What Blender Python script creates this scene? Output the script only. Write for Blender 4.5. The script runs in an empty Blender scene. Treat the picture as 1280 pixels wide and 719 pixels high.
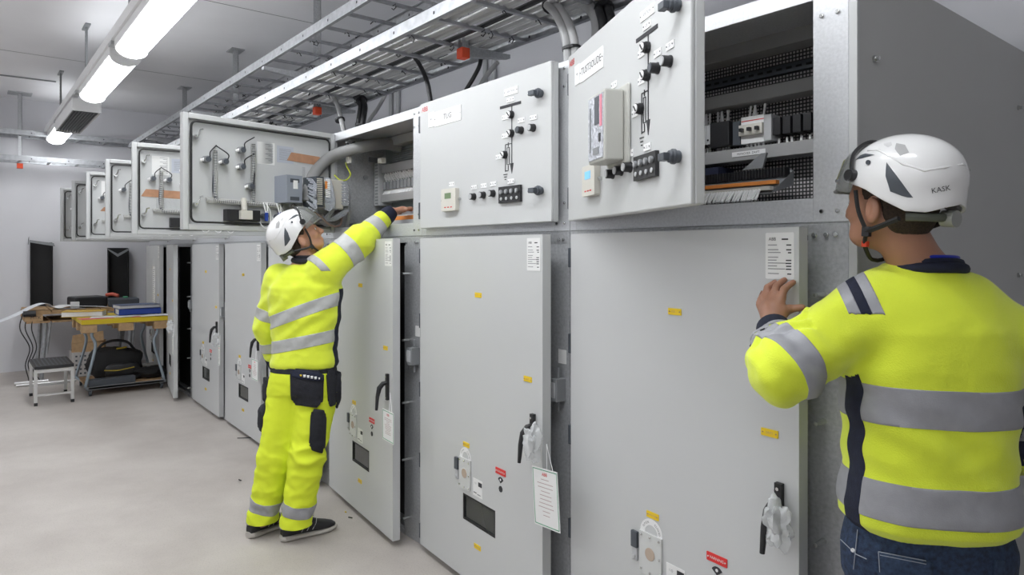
import bpy, bmesh, math, random
import numpy as np
from mathutils import Vector, Matrix, noise

random.seed(7)
R_ = math.radians
SC = bpy.context.scene
COL = SC.collection

# ------------------------------------------------------------------ camera
CAM = Vector((0.0, -1.857, 1.52))
FPX = 860.0
CX, CY = 640.0, 314.0
FWD = Vector((-0.7808, 0.6248, 0.0)).normalized()
RGT = Vector((FWD.y, -FWD.x, 0.0))
cd = bpy.data.cameras.new('camera')
cam = bpy.data.objects.new('camera', cd)
COL.objects.link(cam)
cam.location = CAM
cam.rotation_euler = (R_(90), 0, math.atan2(-FWD.x, FWD.y))
cd.sensor_width = 36.0
cd.lens = 36.0 * FPX / 1280.0
cd.shift_y = -(359.5 - CY) / 1280.0
cd.clip_start = 0.05
cd.clip_end = 100
SC.camera = cam

# ------------------------------------------------------------------ world, exposure
w = bpy.data.worlds.new('world')
SC.world = w
w.use_nodes = True
w.node_tree.nodes['Background'].inputs[0].default_value = (0.8, 0.85, 1.0, 1)
w.node_tree.nodes['Background'].inputs[1].default_value = 0.25
SC.view_settings.view_transform = 'Standard'
SC.view_settings.look = 'None'
SC.view_settings.gamma = 1.0
SC.view_settings.use_curve_mapping = False
SC.view_settings.exposure = 0.1
LAMP_E = 21.0

# ------------------------------------------------------------------ pixel helpers (photo frame -> world)
def ray(px, py):
    return FWD * FPX + RGT * (px - CX) + Vector((0, 0, CY - py))
def U(px, py, depth):
    return CAM + ray(px, py) * (depth / FPX)
def WY(px, py, Y=0.0):
    r = ray(px, py)
    return CAM + r * ((Y - CAM.y) / r.y)
def WZ(px, py, Z=0.0):
    r = ray(px, py)
    return CAM + r * ((Z - CAM.z) / r.z)
def WX(px, py, X=0.0):
    r = ray(px, py)
    return CAM + r * ((X - CAM.x) / r.x)

# ------------------------------------------------------------------ materials
MATS = {}
def nd(nt, t, **kw):
    n = nt.nodes.new(t)
    for k, v in kw.items():
        setattr(n, k, v)
    return n
def mat(name, col, rough=0.5, metal=0.0, noise_amt=0.0, nscale=8.0, bump=0.0, bscale=60.0, emit=0.0,
        alpha=1.0, trans=0.0, spec=0.5, col2=None, coat=0.0, sheen=0.0, ndetail=4.0):
    if name in MATS:
        return MATS[name]
    m = bpy.data.materials.new(name)
    m.use_nodes = True
    nt = m.node_tree
    b = nt.nodes['Principled BSDF']
    c = (*col, 1)
    b.inputs['Base Color'].default_value = c
    b.inputs['Roughness'].default_value = rough
    b.inputs['Metallic'].default_value = metal
    b.inputs['Specular IOR Level'].default_value = spec
    if coat: b.inputs['Coat Weight'].default_value = coat
    if sheen: b.inputs['Sheen Weight'].default_value = sheen
    if trans: b.inputs['Transmission Weight'].default_value = trans
    if alpha < 1: b.inputs['Alpha'].default_value = alpha
    if emit:
        b.inputs['Emission Color'].default_value = c
        b.inputs['Emission Strength'].default_value = emit
    tc = nd(nt, 'ShaderNodeTexCoord')
    if noise_amt > 0:
        n = nd(nt, 'ShaderNodeTexNoise')
        n.inputs['Scale'].default_value = nscale
        n.inputs['Detail'].default_value = ndetail
        nt.links.new(tc.outputs['Object'], n.inputs['Vector'])
        mr = nd(nt, 'ShaderNodeMapRange')
        mr.inputs[1].default_value = 0.3; mr.inputs[2].default_value = 0.7
        nt.links.new(n.outputs['Fac'], mr.inputs[0])
        mx = nd(nt, 'ShaderNodeMix', data_type='RGBA')
        k = noise_amt
        a = tuple(x * (1 - k) for x in col) if col2 is None else col
        d = tuple(min(1, x * (1 + k)) for x in col) if col2 is None else col2
        mx.inputs[6].default_value = (*a, 1); mx.inputs[7].default_value = (*d, 1)
        nt.links.new(mr.outputs[0], mx.inputs[0])
        nt.links.new(mx.outputs[2], b.inputs['Base Color'])
    if bump > 0:
        n2 = nd(nt, 'ShaderNodeTexNoise')
        n2.inputs['Scale'].default_value = bscale
        n2.inputs['Detail'].default_value = 3
        nt.links.new(tc.outputs['Object'], n2.inputs['Vector'])
        bp = nd(nt, 'ShaderNodeBump')
        bp.inputs['Strength'].default_value = bump
        bp.inputs['Distance'].default_value = 0.01
        nt.links.new(n2.outputs['Fac'], bp.inputs['Height'])
        nt.links.new(bp.outputs['Normal'], b.inputs['Normal'])
    MATS[name] = m
    return m

PAINT = mat('grey_enamel', (0.57, 0.58, 0.58), 0.38, 0, 0.02, 1.5, bump=0.04, bscale=500)
PAINTIN = mat('grey_enamel_inside', (0.62, 0.63, 0.62), 0.45)
GALV = mat('galvanised_sheet', (0.46, 0.47, 0.485), 0.42, 0.35, 0.14, 90, bump=0.10, bscale=160, ndetail=6)
ZINC = mat('zinc_bright', (0.40, 0.41, 0.43), 0.42, 0.4, 0.16, 25)
STEEL = mat('plated_steel', (0.62, 0.63, 0.62), 0.25, 1.0)
BLACK = mat('black_plastic', (0.018, 0.018, 0.02), 0.45)
BLACKM = mat('black_matt', (0.012, 0.012, 0.013), 0.8)
DGREY = mat('dark_grey_plastic', (0.075, 0.085, 0.10), 0.45)
MGREY = mat('mid_grey_plastic', (0.25, 0.26, 0.27), 0.5)
LGREY = mat('light_grey_plastic', (0.50, 0.51, 0.52), 0.5)
GASKET = mat('rubber_gasket', (0.02, 0.02, 0.02), 0.7)
WHITE = mat('white_plastic', (0.86, 0.86, 0.86), 0.4)
CREAM = mat('cream_plastic', (0.66, 0.64, 0.58), 0.5)
PAPER = mat('white_paper', (0.80, 0.80, 0.79), 0.8)
INK = mat('dark_print', (0.03, 0.03, 0.035), 0.7)
GINK = mat('grey_print', (0.22, 0.22, 0.23), 0.7)
RED = mat('red_plastic', (0.70, 0.03, 0.03), 0.45)
ORRED = mat('orange_red_cap', (0.80, 0.09, 0.03), 0.45)
YELLOW = mat('yellow_plate', (0.86, 0.60, 0.012), 0.45)
GREEN = mat('green_print', (0.10, 0.35, 0.20), 0.7)
ORANGE = mat('orange_plastic', (0.75, 0.27, 0.06), 0.5)
BLUE = mat('blue_plastic', (0.02, 0.06, 0.35), 0.45)
CABLEG = mat('grey_cable', (0.44, 0.44, 0.44), 0.5)
WIRE = mat('grey_wire', (0.36, 0.38, 0.42), 0.45, 0, 0.3, 300)
YGWIRE = mat('green_yellow_wire', (0.55, 0.62, 0.05), 0.5)
KRAFT = mat('kraft_paper_strip', (0.50, 0.27, 0.16), 0.8, 0, 0.1, 30)
CARD = mat('cardboard', (0.50, 0.33, 0.18), 0.85, 0, 0.12, 20)
WOOD = mat('pallet_wood', (0.42, 0.27, 0.14), 0.8, 0, 0.35, 14)
FILM = mat('clear_plastic_film', (0.85, 0.87, 0.88), 0.18, 0, alpha=0.55, bump=0.8, bscale=45)
GLASSD = mat('dark_window_glass', (0.035, 0.04, 0.038), 0.12, 0, spec=0.6)

def mat_perf():
    m = bpy.data.materials.new('perforated_plate'); m.use_nodes = True
    nt = m.node_tree; b = nt.nodes['Principled BSDF']
    tc = nd(nt, 'ShaderNodeTexCoord'); sp = nd(nt, 'ShaderNodeSeparateXYZ')
    nt.links.new(tc.outputs['Object'], sp.inputs[0])
    outs = []
    for ax in (0, 2):
        d = nd(nt, 'ShaderNodeMath', operation='DIVIDE'); d.inputs[1].default_value = 0.0125
        nt.links.new(sp.outputs[ax], d.inputs[0])
        f = nd(nt, 'ShaderNodeMath', operation='FRACT'); nt.links.new(d.outputs[0], f.inputs[0])
        g = nd(nt, 'ShaderNodeMath', operation='LESS_THAN'); g.inputs[1].default_value = 0.6
        nt.links.new(f.outputs[0], g.inputs[0]); outs.append(g)
    mu = nd(nt, 'ShaderNodeMath', operation='MULTIPLY')
    nt.links.new(outs[0].outputs[0], mu.inputs[0]); nt.links.new(outs[1].outputs[0], mu.inputs[1])
    mx = nd(nt, 'ShaderNodeMix', data_type='RGBA')
    mx.inputs[6].default_value = (0.035, 0.035, 0.035, 1); mx.inputs[7].default_value = (0.60, 0.57, 0.58, 1)
    nt.links.new(mu.outputs[0], mx.inputs[0]); nt.links.new(mx.outputs[2], b.inputs['Base Color'])
    b.inputs['Roughness'].default_value = 0.5
    return m
PERF = mat_perf()

# ------------------------------------------------------------------ mesh builder
def basis(axis, up=None):
    z = Vector(axis).normalized()
    u = Vector(up) if up is not None else (Vector((0, 0, 1)) if abs(z.z) < 0.95 else Vector((1, 0, 0)))
    x = u.cross(z)
    if x.length < 1e-6:
        x = Vector((0, 1, 0)).cross(z)
    x.normalize()
    return x, z.cross(x).normalized(), z
class MB:
    def __init__(s): s.v = []; s.f = []; s.m = []; s.mi = 0
    def add(s, vs, fs):
        o = len(s.v); s.v += [tuple(p) for p in vs]
        for f in fs: s.f.append(tuple(i + o for i in f)); s.m.append(s.mi)
        return s
    def box(s, x0, x1, y0, y1, z0, z1):
        return s.add([(x0,y0,z0),(x1,y0,z0),(x1,y1,z0),(x0,y1,z0),(x0,y0,z1),(x1,y0,z1),(x1,y1,z1),(x0,y1,z1)],
            [(0,3,2,1),(4,5,6,7),(0,1,5,4),(1,2,6,5),(2,3,7,6),(3,0,4,7)])
    def cb(s, c, d):
        return s.box(c[0]-d[0]/2, c[0]+d[0]/2, c[1]-d[1]/2, c[1]+d[1]/2, c[2]-d[2]/2, c[2]+d[2]/2)
    def obox(s, c, d, x, y, z):
        c = Vector(c); vs = []
        for k in (-1, 1):
            for (i, j) in ((-1,-1),(1,-1),(1,1),(-1,1)):
                vs.append(c + x*(i*d[0]/2) + y*(j*d[1]/2) + z*(k*d[2]/2))
        return s.add(vs, [(0,3,2,1),(4,5,6,7),(0,1,5,4),(1,2,6,5),(2,3,7,6),(3,0,4,7)])
    def bar(s, p, q, w, h, up=None):
        p, q = Vector(p), Vector(q)
        x, y, z = basis(q - p, up)
        return s.obox((p+q)/2, (w, h, (q-p).length), x, y, z)
    def cyl(s, p, q, r, n=16, r2=None, cap=True):
        p, q = Vector(p), Vector(q); r2 = r if r2 is None else r2
        x, y, z = basis(q - p); vs = []
        for c, rr in ((p, r), (q, r2)):
            for i in range(n):
                a = 2*math.pi*i/n; vs.append(c + x*(rr*math.cos(a)) + y*(rr*math.sin(a)))
        fs = [(i, (i+1) % n, n+(i+1) % n, n+i) for i in range(n)]
        if cap: fs += [tuple(range(n))[::-1], tuple(range(n, 2*n))]
        return s.add(vs, fs)
    def tube(s, pts, r, n=8, closed=False):
        pts = [Vector(p) for p in pts]; N = len(pts); vs = []; px = None
        for i, p in enumerate(pts):
            t = (pts[(i+1) % N] - pts[i-1]) if closed else (pts[min(i+1, N-1)] - pts[max(i-1, 0)])
            if t.length < 1e-9: t = Vector((0, 0, 1))
            t.normalize()
            if px is None: px = basis(t)[0]
            px = px - t*px.dot(t)
            if px.length < 1e-6: px = basis(t)[0]
            px.normalize(); py = t.cross(px)
            rr = r[i] if isinstance(r, (list, tuple)) else r
            for k in range(n):
                a = 2*math.pi*k/n; vs.append(p + px*(rr*math.cos(a)) + py*(rr*math.sin(a)))
        fs = []
        for i in range(N if closed else N-1):
            j = (i+1) % N
            for k in range(n):
                fs.append((i*n+k, i*n+(k+1) % n, j*n+(k+1) % n, j*n+k))
        if not closed: fs += [tuple(range(n))[::-1], tuple(range((N-1)*n, N*n))]
        return s.add(vs, fs)
    def prism(s, poly, o, x, y, n, t):
        """poly 2D in (x, y) axes at origin o, thickness t along n"""
        o, x, y, n = Vector(o), Vector(x), Vector(y), Vector(n); k = len(poly)
        a = [o + x*u + y*v for u, v in poly]; b = [p + n*t for p in a]
        return s.add(a + b, [tuple(range(k))[::-1], tuple(range(k, 2*k))] + [(i, (i+1) % k, k+(i+1) % k, k+i) for i in range(k)])
    def lathe(s, prof, c, ax=(0, 0, 1), n=20):
        x, y, z = basis(ax); c = Vector(c); vs = []; k = len(prof)
        for i in range(n):
            a = 2*math.pi*i/n
            for r, h in prof: vs.append(c + x*(r*math.cos(a)) + y*(r*math.sin(a)) + z*h)
        fs = [(i*k+j, ((i+1) % n)*k+j, ((i+1) % n)*k+j+1, i*k+j+1) for i in range(n) for j in range(k-1)]
        return s.add(vs, fs)
    def text(s, txt, o, x, y, size, off=0.0, align='CENTER'):
        vs, fs = text_geo(txt, align)
        o, x, y = Vector(o), Vector(x), Vector(y); n = x.cross(y).normalized()
        return s.add([o + x*(v[0]*size) + y*(v[1]*size) + n*off for v in vs], fs)
    def build(s, name, m, parent=None, loc=None, rotz=0.0, smooth=False, bevel=0.0, seg=2):
        me = bpy.data.meshes.new(name)
        me.from_pydata(s.v, [], s.f)
        ms = m if isinstance(m, (list, tuple)) else [m]
        for q in ms: me.materials.append(q)
        if len(ms) > 1: me.polygons.foreach_set('material_index', s.m)
        if smooth: me.polygons.foreach_set('use_smooth', [True]*len(me.polygons))
        me.update()
        if smooth: 
            try: me.set_sharp_from_angle(angle=R_(40))
            except Exception: pass
        o = bpy.data.objects.new(name, me); COL.objects.link(o)
        if parent is not None: o.parent = parent
        if loc is not None: o.location = loc
        o.rotation_euler = (0, 0, rotz)
        if bevel:
            b = o.modifiers.new('bevel', 'BEVEL'); b.width = bevel; b.segments = seg; b.limit_method = 'ANGLE'
            b.angle_limit = R_(50)
        return o
_TX = {}
def text_geo(t, align):
    if (t, align) in _TX: return _TX[(t, align)]
    c = bpy.data.curves.new('t', 'FONT'); c.body = t; c.align_x = align; c.align_y = 'CENTER'; c.size = 1.0
    c.resolution_u = 2
    o = bpy.data.objects.new('t', c); COL.objects.link(o)
    dg = bpy.context.evaluated_depsgraph_get(); dg.update()
    me = bpy.data.meshes.new_from_object(o.evaluated_get(dg))
    vs = [tuple(v.co) for v in me.vertices]; fs = [tuple(p.vertices) for p in me.polygons]
    bpy.data.objects.remove(o); bpy.data.curves.remove(c); bpy.data.meshes.remove(me)
    _TX[(t, align)] = (vs, fs)
    return vs, fs
def rrect(w, h, r, n=4, cx=0.0, cy=0.0):
    out = []
    for (sx, sy, a0) in ((1, 1, 0), (-1, 1, 90), (-1, -1, 180), (1, -1, 270)):
        for i in range(n+1):
            a = R_(a0 + 90*i/n); out.append((cx + sx*(w/2-r) + r*math.cos(a), cy + sy*(h/2-r) + r*math.sin(a)))
    return out
def tag(o, label=None, cat=None, group=None, kind=None):
    if label: o['label'] = label
    if cat: o['category'] = cat
    if group: o['group'] = group
    if kind: o['kind'] = kind
    return o
def empty(name, loc, label=None, cat=None, group=None, rotz=0.0):
    o = bpy.data.objects.new(name, None); COL.objects.link(o); o.location = loc; o.rotation_euler = (0, 0, rotz)
    o.empty_display_size = 0.1
    return tag(o, label, cat, group)
def kids(o): return [c for c in COL.objects if c.parent == o]
def copy_obj(o, parent=None, **kw):
    c = o.copy(); COL.objects.link(c); c.parent = parent
    return c
def spline(pts, n=8):
    pts = [Vector(p) for p in pts]; P = [pts[0]*2-pts[1]] + pts + [pts[-1]*2-pts[-2]]; out = []
    for i in range(1, len(P)-2):
        a, b, c, d = P[i-1], P[i], P[i+1], P[i+2]
        for k in range(n):
            t = k/n
            out.append(0.5*((2*b)+(c-a)*t+(2*a-5*b+4*c-d)*t*t+(3*b-a-3*c+d)*t*t*t))
    out.append(pts[-1]); return out
VX, VY, VZ = Vector((1,0,0)), Vector((0,1,0)), Vector((0,0,1))

# ------------------------------------------------------------------ room
HC = 3.45
XF, YB, YL, XR = -10.7, 1.75, -4.9, 4.2
def mat_floor():
    m = bpy.data.materials.new('floor_concrete'); m.use_nodes = True
    nt = m.node_tree; b = nt.nodes['Principled BSDF']
    tc = nd(nt, 'ShaderNodeTexCoord')
    n1 = nd(nt, 'ShaderNodeTexNoise'); n1.inputs['Scale'].default_value = 1.6; n1.inputs['Detail'].default_value = 8; n1.inputs['Roughness'].default_value = 0.62
    n2 = nd(nt, 'ShaderNodeTexNoise'); n2.inputs['Scale'].default_value = 120; n2.inputs['Detail'].default_value = 3
    for n in (n1, n2): nt.links.new(tc.outputs['Object'], n.inputs['Vector'])
    cr = nd(nt, 'ShaderNodeValToRGB')
    cr.color_ramp.elements[0].position = 0.33; cr.color_ramp.elements[0].color = (0.44, 0.40, 0.37, 1)
    cr.color_ramp.elements[1].position = 0.66; cr.color_ramp.elements[1].color = (0.56, 0.52, 0.485, 1)
    nt.links.new(n1.outputs['Fac'], cr.inputs[0])
    mx = nd(nt, 'ShaderNodeMix', data_type='RGBA', blend_type='MULTIPLY')
    cr2 = nd(nt, 'ShaderNodeValToRGB')
    cr2.color_ramp.elements[0].position = 0.3; cr2.color_ramp.elements[0].color = (0.80, 0.80, 0.80, 1)
    cr2.color_ramp.elements[1].position = 0.5; cr2.color_ramp.elements[1].color = (1, 1, 1, 1)
    nt.links.new(n2.outputs['Fac'], cr2.inputs[0])
    mx.inputs[0].default_value = 0.6
    nt.links.new(cr.outputs[0], mx.inputs[6]); nt.links.new(cr2.outputs[0], mx.inputs[7])
    nt.links.new(mx.outputs[2], b.inputs['Base Color'])
    mr = nd(nt, 'ShaderNodeMapRange'); mr.inputs[3].default_value = 0.42; mr.inputs[4].default_value = 0.62
    nt.links.new(n1.outputs['Fac'], mr.inputs[0]); nt.links.new(mr.outputs[0], b.inputs['Roughness'])
    return m
WALLM = mat('wall_paint', (0.70, 0.70, 0.73), 0.75, 0, 0.03, 1.2)
CEILM = mat('ceiling_paint', (0.82, 0.82, 0.84), 0.8, 0, 0.05, 0.9)
LINE = mat('joint_line', (0.22, 0.22, 0.23), 0.8)
def struct(name, mb, m, **k):
    o = mb.build(name, m, **k); tag(o, kind='structure'); return o
struct('floor', MB().box(XF-.2, XR+.2, YL-.2, YB+.2, -0.12, 0), mat_floor())
mb = MB().box(XF-.2, XR+.2, YL-.2, YB+.2, HC, HC+.12)
mb.mi = 1
for X in (-8.2, -5.6, -3.0, -0.4, 2.2): mb.box(X-.004, X+.004, YL, YB, HC-.0015, HC+.001)
struct('ceiling', mb, [CEILM, LINE])
struct('wall_far', MB().box(XF-.2, XF, YL-.2, YB+.2, 0, HC), WALLM)
struct('wall_back', MB().box(XF, XR, YB, YB+.2, 0, HC), WALLM)
struct('wall_left', MB().box(XF, XR, YL-.2, YL, 0, HC), WALLM)
struct('wall_right', MB().box(XR, XR+.2, YL-.2, YB+.2, 0, HC), WALLM)
# ------------------------------------------------------------------ luminaires
LZ = 2.87          # underside of the lit diffusers
RY = -1.02         # carrier rail
LY = -0.93
LIT = mat('lit_diffuser', (0.955, 0.98, 1.0), 0.4, emit=LAMP_E)
UPFILL = mat('added_upward_fill', (0.955, 0.98, 1.0), 0.4, emit=4.0)  # glow added on the lamp tops to brighten ceiling and upper walls
for i, (x0, x1, lab) in enumerate((( -3.86, -5.42, 'lit long white tube lamp nearest the camera, cut by the top edge'),
                         ( -5.62, -7.25, 'lit white tube lamp between the nearest lamp and the unlit louvred box'),
                         ( -9.25, -10.35, 'lit tube lamp farthest away, behind the louvred box'),
                         ( -2.10, -3.68, 'lit tube lamp overhead before the nearest one in view'),
                         ( -0.34, -1.92, 'lit tube lamp overhead in front of the right cabinet'),)):
    L = x0 - x1
    t = empty('tube_lamp', ((x0+x1)/2, LY, LZ), lab, 'ceiling lamp', 'tube lamps in one line under the ceiling')
    MB().box(-L/2+.05, L/2-.05, -.06, .08, .115, .118).build('added_fill_strip', UPFILL, t)
    MB().box(-L/2, L/2, -.105, .105, .055, .115).build('housing', WHITE, t, bevel=.006)
    prof = [(0.092*math.cos(R_(a)), 0.055 - 0.06*math.sin(R_(a))) for a in range(0, 181, 15)]
    m = MB(); m.prism(prof, (-L/2+.03, 0, 0), VY, VZ, VX, L-.06)
    m.build('diffuser', LIT, t, smooth=True)
    for s in (-1, 1):
        prof2 = [(u*1.1, .055 - (.055-v)*1.1) for u, v in prof]
        MB().prism(prof2, (s*(L/2-.015)-.015, 0, 0), VY, VZ, VX, .03).build('end_cap', WHITE, t)
rt = empty('lamp_carrier_rail', (0, RY, 3.02), 'long white carrier rail the tube lamps hang from', 'lamp rail')
MB().box(-10.4, 1.6, -.03, .03, -.035, .035).build('rail_channel', WHITE, rt, bevel=.003)
m = MB()
for X in (-5.52, -7.4, -9.2): m.box(X-.05, X+.05, -.028, .12, -.06, -.03)
m.build('mounting_clip', LGREY, rt)
for X, lab in ((-8.85, 'farthest perforated hanger rod of the lamp rail'), (-6.89, 'middle perforated hanger rod of the lamp rail'),
          (-4.93, 'nearest perforated hanger rod of the lamp rail in view'), (-2.9, 'perforated hanger rod of the lamp rail overhead'), (-.9, 'perforated hanger rod of the lamp rail by the camera')):
    h = empty('hanger_rod', (X, RY, 3.055), lab, 'hanger', 'hangers of the lamp rail')
    H = HC - 3.055
    m = MB().box(-.016, .016, -.008, .008, 0, H)
    m.mi = 1
    for k in range(int(H/.035)): m.box(-.006, .006, -.0095, .0095, .02+k*.035, .036+k*.035)
    m.build('perforated_strip', [MGREY, GINK], h)
    MB().box(-.11, .11, -.02, .02, H-.012, H).build('ceiling_plate', MGREY, h)
for i, x0 in enumerate((-8.2, -5.2, -2.2, 1.0)):  # second lamp row out of view, added as frontal fill light
    t = empty('tube_lamp', (x0, -3.3, LZ), 'added unseen fill lamp by the camera-side wall, %s the far wall' % ('nearest to', 'second from', 'third from', 'farthest from')[i], 'ceiling lamp', 'added fill lamps by the camera-side wall')
    MB().box(-.8, .8, -.105, .105, .055, .115).build('housing', WHITE, t, bevel=.006)
    MB().box(-.75, .75, -.07, .07, .115, .118).build('added_fill_strip', UPFILL, t)
    m = MB(); m.prism([(0.092*math.cos(R_(a)), 0.055 - 0.06*math.sin(R_(a))) for a in range(0, 181, 15)], (-.78, 0, 0), VY, VZ, VX, 1.56)
    m.build('diffuser', LIT, t, smooth=True)
    for s in (-.5, .5): MB().cyl((s, 0, .115), (s, 0, HC-LZ), .008, 8).build('hanger_rod', LGREY, t)
# unlit louvred box
t = empty('louvred_unit', (-8.35, LY+.0, 2.84), 'unlit white louvred box hanging between the lamps', 'ceiling unit')
m = MB(); m.box(-.75, .75, -.12, -.11, 0, .11); m.box(-.75, .75, .11, .12, 0, .11)
m.box(-.75, -.74, -.11, .11, 0, .11); m.box(.74, .75, -.11, .11, 0, .11); m.box(-.75, .75, -.12, .12, .11, .12)
m.build('casing', WHITE, t, bevel=.004)
m = MB()
for k in range(9): m.box(-.73, .73, -.1+k*.025, -.094+k*.025, .01, .10)
m.build('louvre_blades', MGREY, t)
m = MB()
for X in (-.5, .5): m.box(X-.012, X+.012, -.09, -.07, .135, .19)
m.build('suspension_clip', LGREY, t)

# ------------------------------------------------------------------ cable trays
RUNG = MB()
def tray(name, label, x0, x1, ya, yb, z, step, holes=True):
    t = empty(name, ((x0+x1)/2, (ya+yb)/2, z), label, 'cable tray', 'ladder cable trays')
    L = (x1-x0)/2; Wd = (yb-ya)/2
    for s in (-1, 1):
        m = MB(); m.box(-L, L, s*Wd-.002, s*Wd+.002, 0, .06)
        m.box(-L, L, min(s*Wd, s*(Wd-.02)), max(s*Wd, s*(Wd-.02)), 0, .003)
        m.box(-L, L, min(s*Wd, s*(Wd-.014)), max(s*Wd, s*(Wd-.014)), .057, .06)
        m.mi = 1
        k = -L+.15
        while k < L:
            m.box(k, k+.012, s*Wd-.003, s*Wd+.003, .022, .036); k += .38
        m.build('side_rail', [ZINC, INK], t)
    rm = MB().box(-.011, .011, -Wd+.002, Wd-.002, .006, .022)
    r0 = None; k = -L+step/2
    while k < L:
        if r0 is None: r0 = rm.build('rung', ZINC, t, loc=(k, 0, 0))
        else:
            c = copy_obj(r0, t); c.location = (k, 0, 0)
        k += step
    return t
tray('cable_tray', 'narrow upper ladder cable tray above the cabinet row', -10.1, -0.9, -.16, .17, 2.86, .30)
tray('cable_tray', 'wide lower ladder cable tray directly above the cabinets', -10.1, -0.9, -.14, .44, 2.60, .30)
# far-wall trays: same ladder turned along the wall
for z, lab in ((2.92, 'upper cable tray crossing in front of the far wall'), (2.61, 'lower cable tray crossing in front of the far wall')):
    t = tray('cable_tray', lab, -1.9, 1.9, -.17, .17, z, .30)
    t.rotation_euler = (0, 0, R_(90)); t.location = (-10.32, -1.35, z)
# cable ties on the rungs
def tie(m, p, s=.012):
    a = random.uniform(0, 6.28)
    m.tube([p + Vector((s*math.cos(a+q), s*math.sin(a+q)*1.2, s*1.1*math.sin(q*1.3))) for q in (0, 1.2, 2.4, 3.6, 4.4)], .0028, 5)
m = MB()
for k in range(31):
    X = -10.1+.15+k*.30
    for j in range(random.choice((1, 2, 2))):
        tie(m, Vector((X, random.uniform(-.12, .14), 2.86)))
        tie(m, Vector((X, random.uniform(-.1, .4), 2.60)))
        tie(m, Vector((X, random.uniform(-.1, .4), 2.60)))
tag(m.build('cable_ties', BLACK), 'small black cable ties knotted round the tray rungs', 'cable ties', kind='stuff')
# rods with red caps
lab = {-8.76: 'farthest ceiling strut carrying the row trays', -6.82: 'ceiling strut behind the open door of the far cabinets',
       -4.88: 'ceiling strut with red end cap above the left worker', -2.98: 'ceiling strut with red end cap left of the tilted open door',
       -1.0: 'ceiling strut overhead at the right end of the trays'}
for X, l in lab.items():
    t = empty('ceiling_strut', (X, .20, 2.53), l, 'strut', 'galvanised struts holding the trays')
    H = HC-2.53
    m = MB(); m.box(-.022, .022, .016, .02, .03, H); m.box(-.022, -.018, -.02, .02, .03, H); m.box(.018, .022, -.02, .02, .03, H)
    m.build('channel', GALV, t)
    MB().box(-.027, .027, -.025, .025, 0, .055).build('end_cap', ORRED, t, bevel=.004)
    MB().box(-.09, .09, -.06, .06, H-.01, H).build('ceiling_plate', GALV, t)
    for zz, ya, yb in ((.29, -.42, .0), (.03, -.42, .27)):
        a, b = (ya, -.02) if zz > .1 else (.02, yb)
        pr = [(a, .04), (b, .04), (b, 0 if zz < .1 else -.03), (a, 0)]
        if zz < .1: pr = [(.02, .04), (.30, .04), (.30, .02), (.02, -.02)]
        else: pr = [(-.02, .0), (-.02, -.06), (-.40, -.02), (-.40, .0)]
        MB().prism(pr, (-.02, 0, zz+(.0 if zz > .1 else 0)), VY, VZ, VX, .04).build('bracket', GALV, t)
t = empty('ceiling_strut', (-10.32, -1.30, 2.53), 'ceiling strut with red end cap before the far wall', 'strut', 'galvanised struts holding the trays')
H = HC-2.53
m = MB(); m.box(-.022, .022, .016, .02, .03, H); m.box(-.022, -.018, -.02, .02, .03, H); m.box(.018, .022, -.02, .02, .03, H)
m.build('channel', GALV, t)
MB().box(-.03, .03, -.03, .03, 0, .06).build('end_cap', ORRED, t)
MB().box(-.1, .1, -.12, .12, H-.012, H).build('ceiling_plate', GALV, t)
# cables lying along the lower tray
cn = [('grey', CABLEG)]*7
for i in range(9):
    y = -.09 + i*.058
    pts = [Vector((-10 + k*.6, y + random.uniform(-.012, .012), 2.632)) for k in range(16)]
    pts = [p for p in pts if p.x < -1.0]
    o = MB().tube(spline(pts, 3), .013 if i % 3 else .018, 8).build('tray_cable', CABLEG if i not in (4,) else BLACK, smooth=True)
    tag(o, ('black' if i == 4 else 'light grey') + ' cable lying along the lower tray among its like', 'cable', 'cables lying in the lower tray')
# flat covers with dark undersides lying over the wall side of the lower tray
for i in range(24):
    X = -9.7 + i*.36
    o = MB().box(X, X+.20, .30, .43, 2.668, 2.672).build('tray_cover_plate', DGREY)
    tag(o, 'dark flat cover plate lying over the wall side of the lower tray', 'cover plate', 'dark cover plates in the lower tray')
# cables that drop into the cabinets
def drop(label, pts, r, m, n=1, spread=.03, group='cable drops between tray and cabinets', name='drop_cable'):
    pts = [Vector(p) for p in pts]
    if pts[-1].z > HT0-.01: pts.append(Vector((pts[-1].x, pts[-1].y, HT0)))
    t = empty(name, pts[-1], label, 'cable bundle' if n > 1 else 'cable', group)
    for i in range(n):
        off = Vector((random.uniform(-spread, spread), random.uniform(-spread, spread), random.uniform(-.01, .01))) if n > 1 else Vector((0,0,0))
        if n > 1: off = Vector((spread*math.cos(i*2.1), spread*math.sin(i*2.1), 0))
        P = [p + off*(1 if k else .8) - pts[-1] for k, p in enumerate(pts)]
        MB().tube(spline(P, 8), r, 10).build('cable', m, t, smooth=True)
    if n > 1:
        q = spline([p-pts[-1] for p in pts], 8)
        for k in (len(q)//3, 2*len(q)//3):
            d = (q[k+1]-q[k]).normalized()
            MB().cyl(q[k]-d*.006, q[k]+d*.006, spread+r*1.15, 14).build('cable_tie', BLACK, t)
HT0 = 2.265
def D(px, py, Y): return WY(px, py, Y)
drop('pair of thick light grey cables dropping left of the tilted open door', [D(640,-12,.30), D(672,-4,.26), D(697,14,.2), D(712,45,.2), D(716,86,.2)], .019, CABLEG, 3, .02)
drop('single thick grey cable beside black bundle above the tilted door', [D(690,-5,.55), D(722,2,.42), D(741,12,.32), D(748,35,.3), D(744,75,.3)], .03, CABLEG, 1)
drop('thick black cable bundle behind the tilted open door', [D(720,-10,.5), D(748,2,.38), D(757,18,.3), D(760,40,.3), D(752,80,.3)], .02, BLACK, 4, .022)
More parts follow.
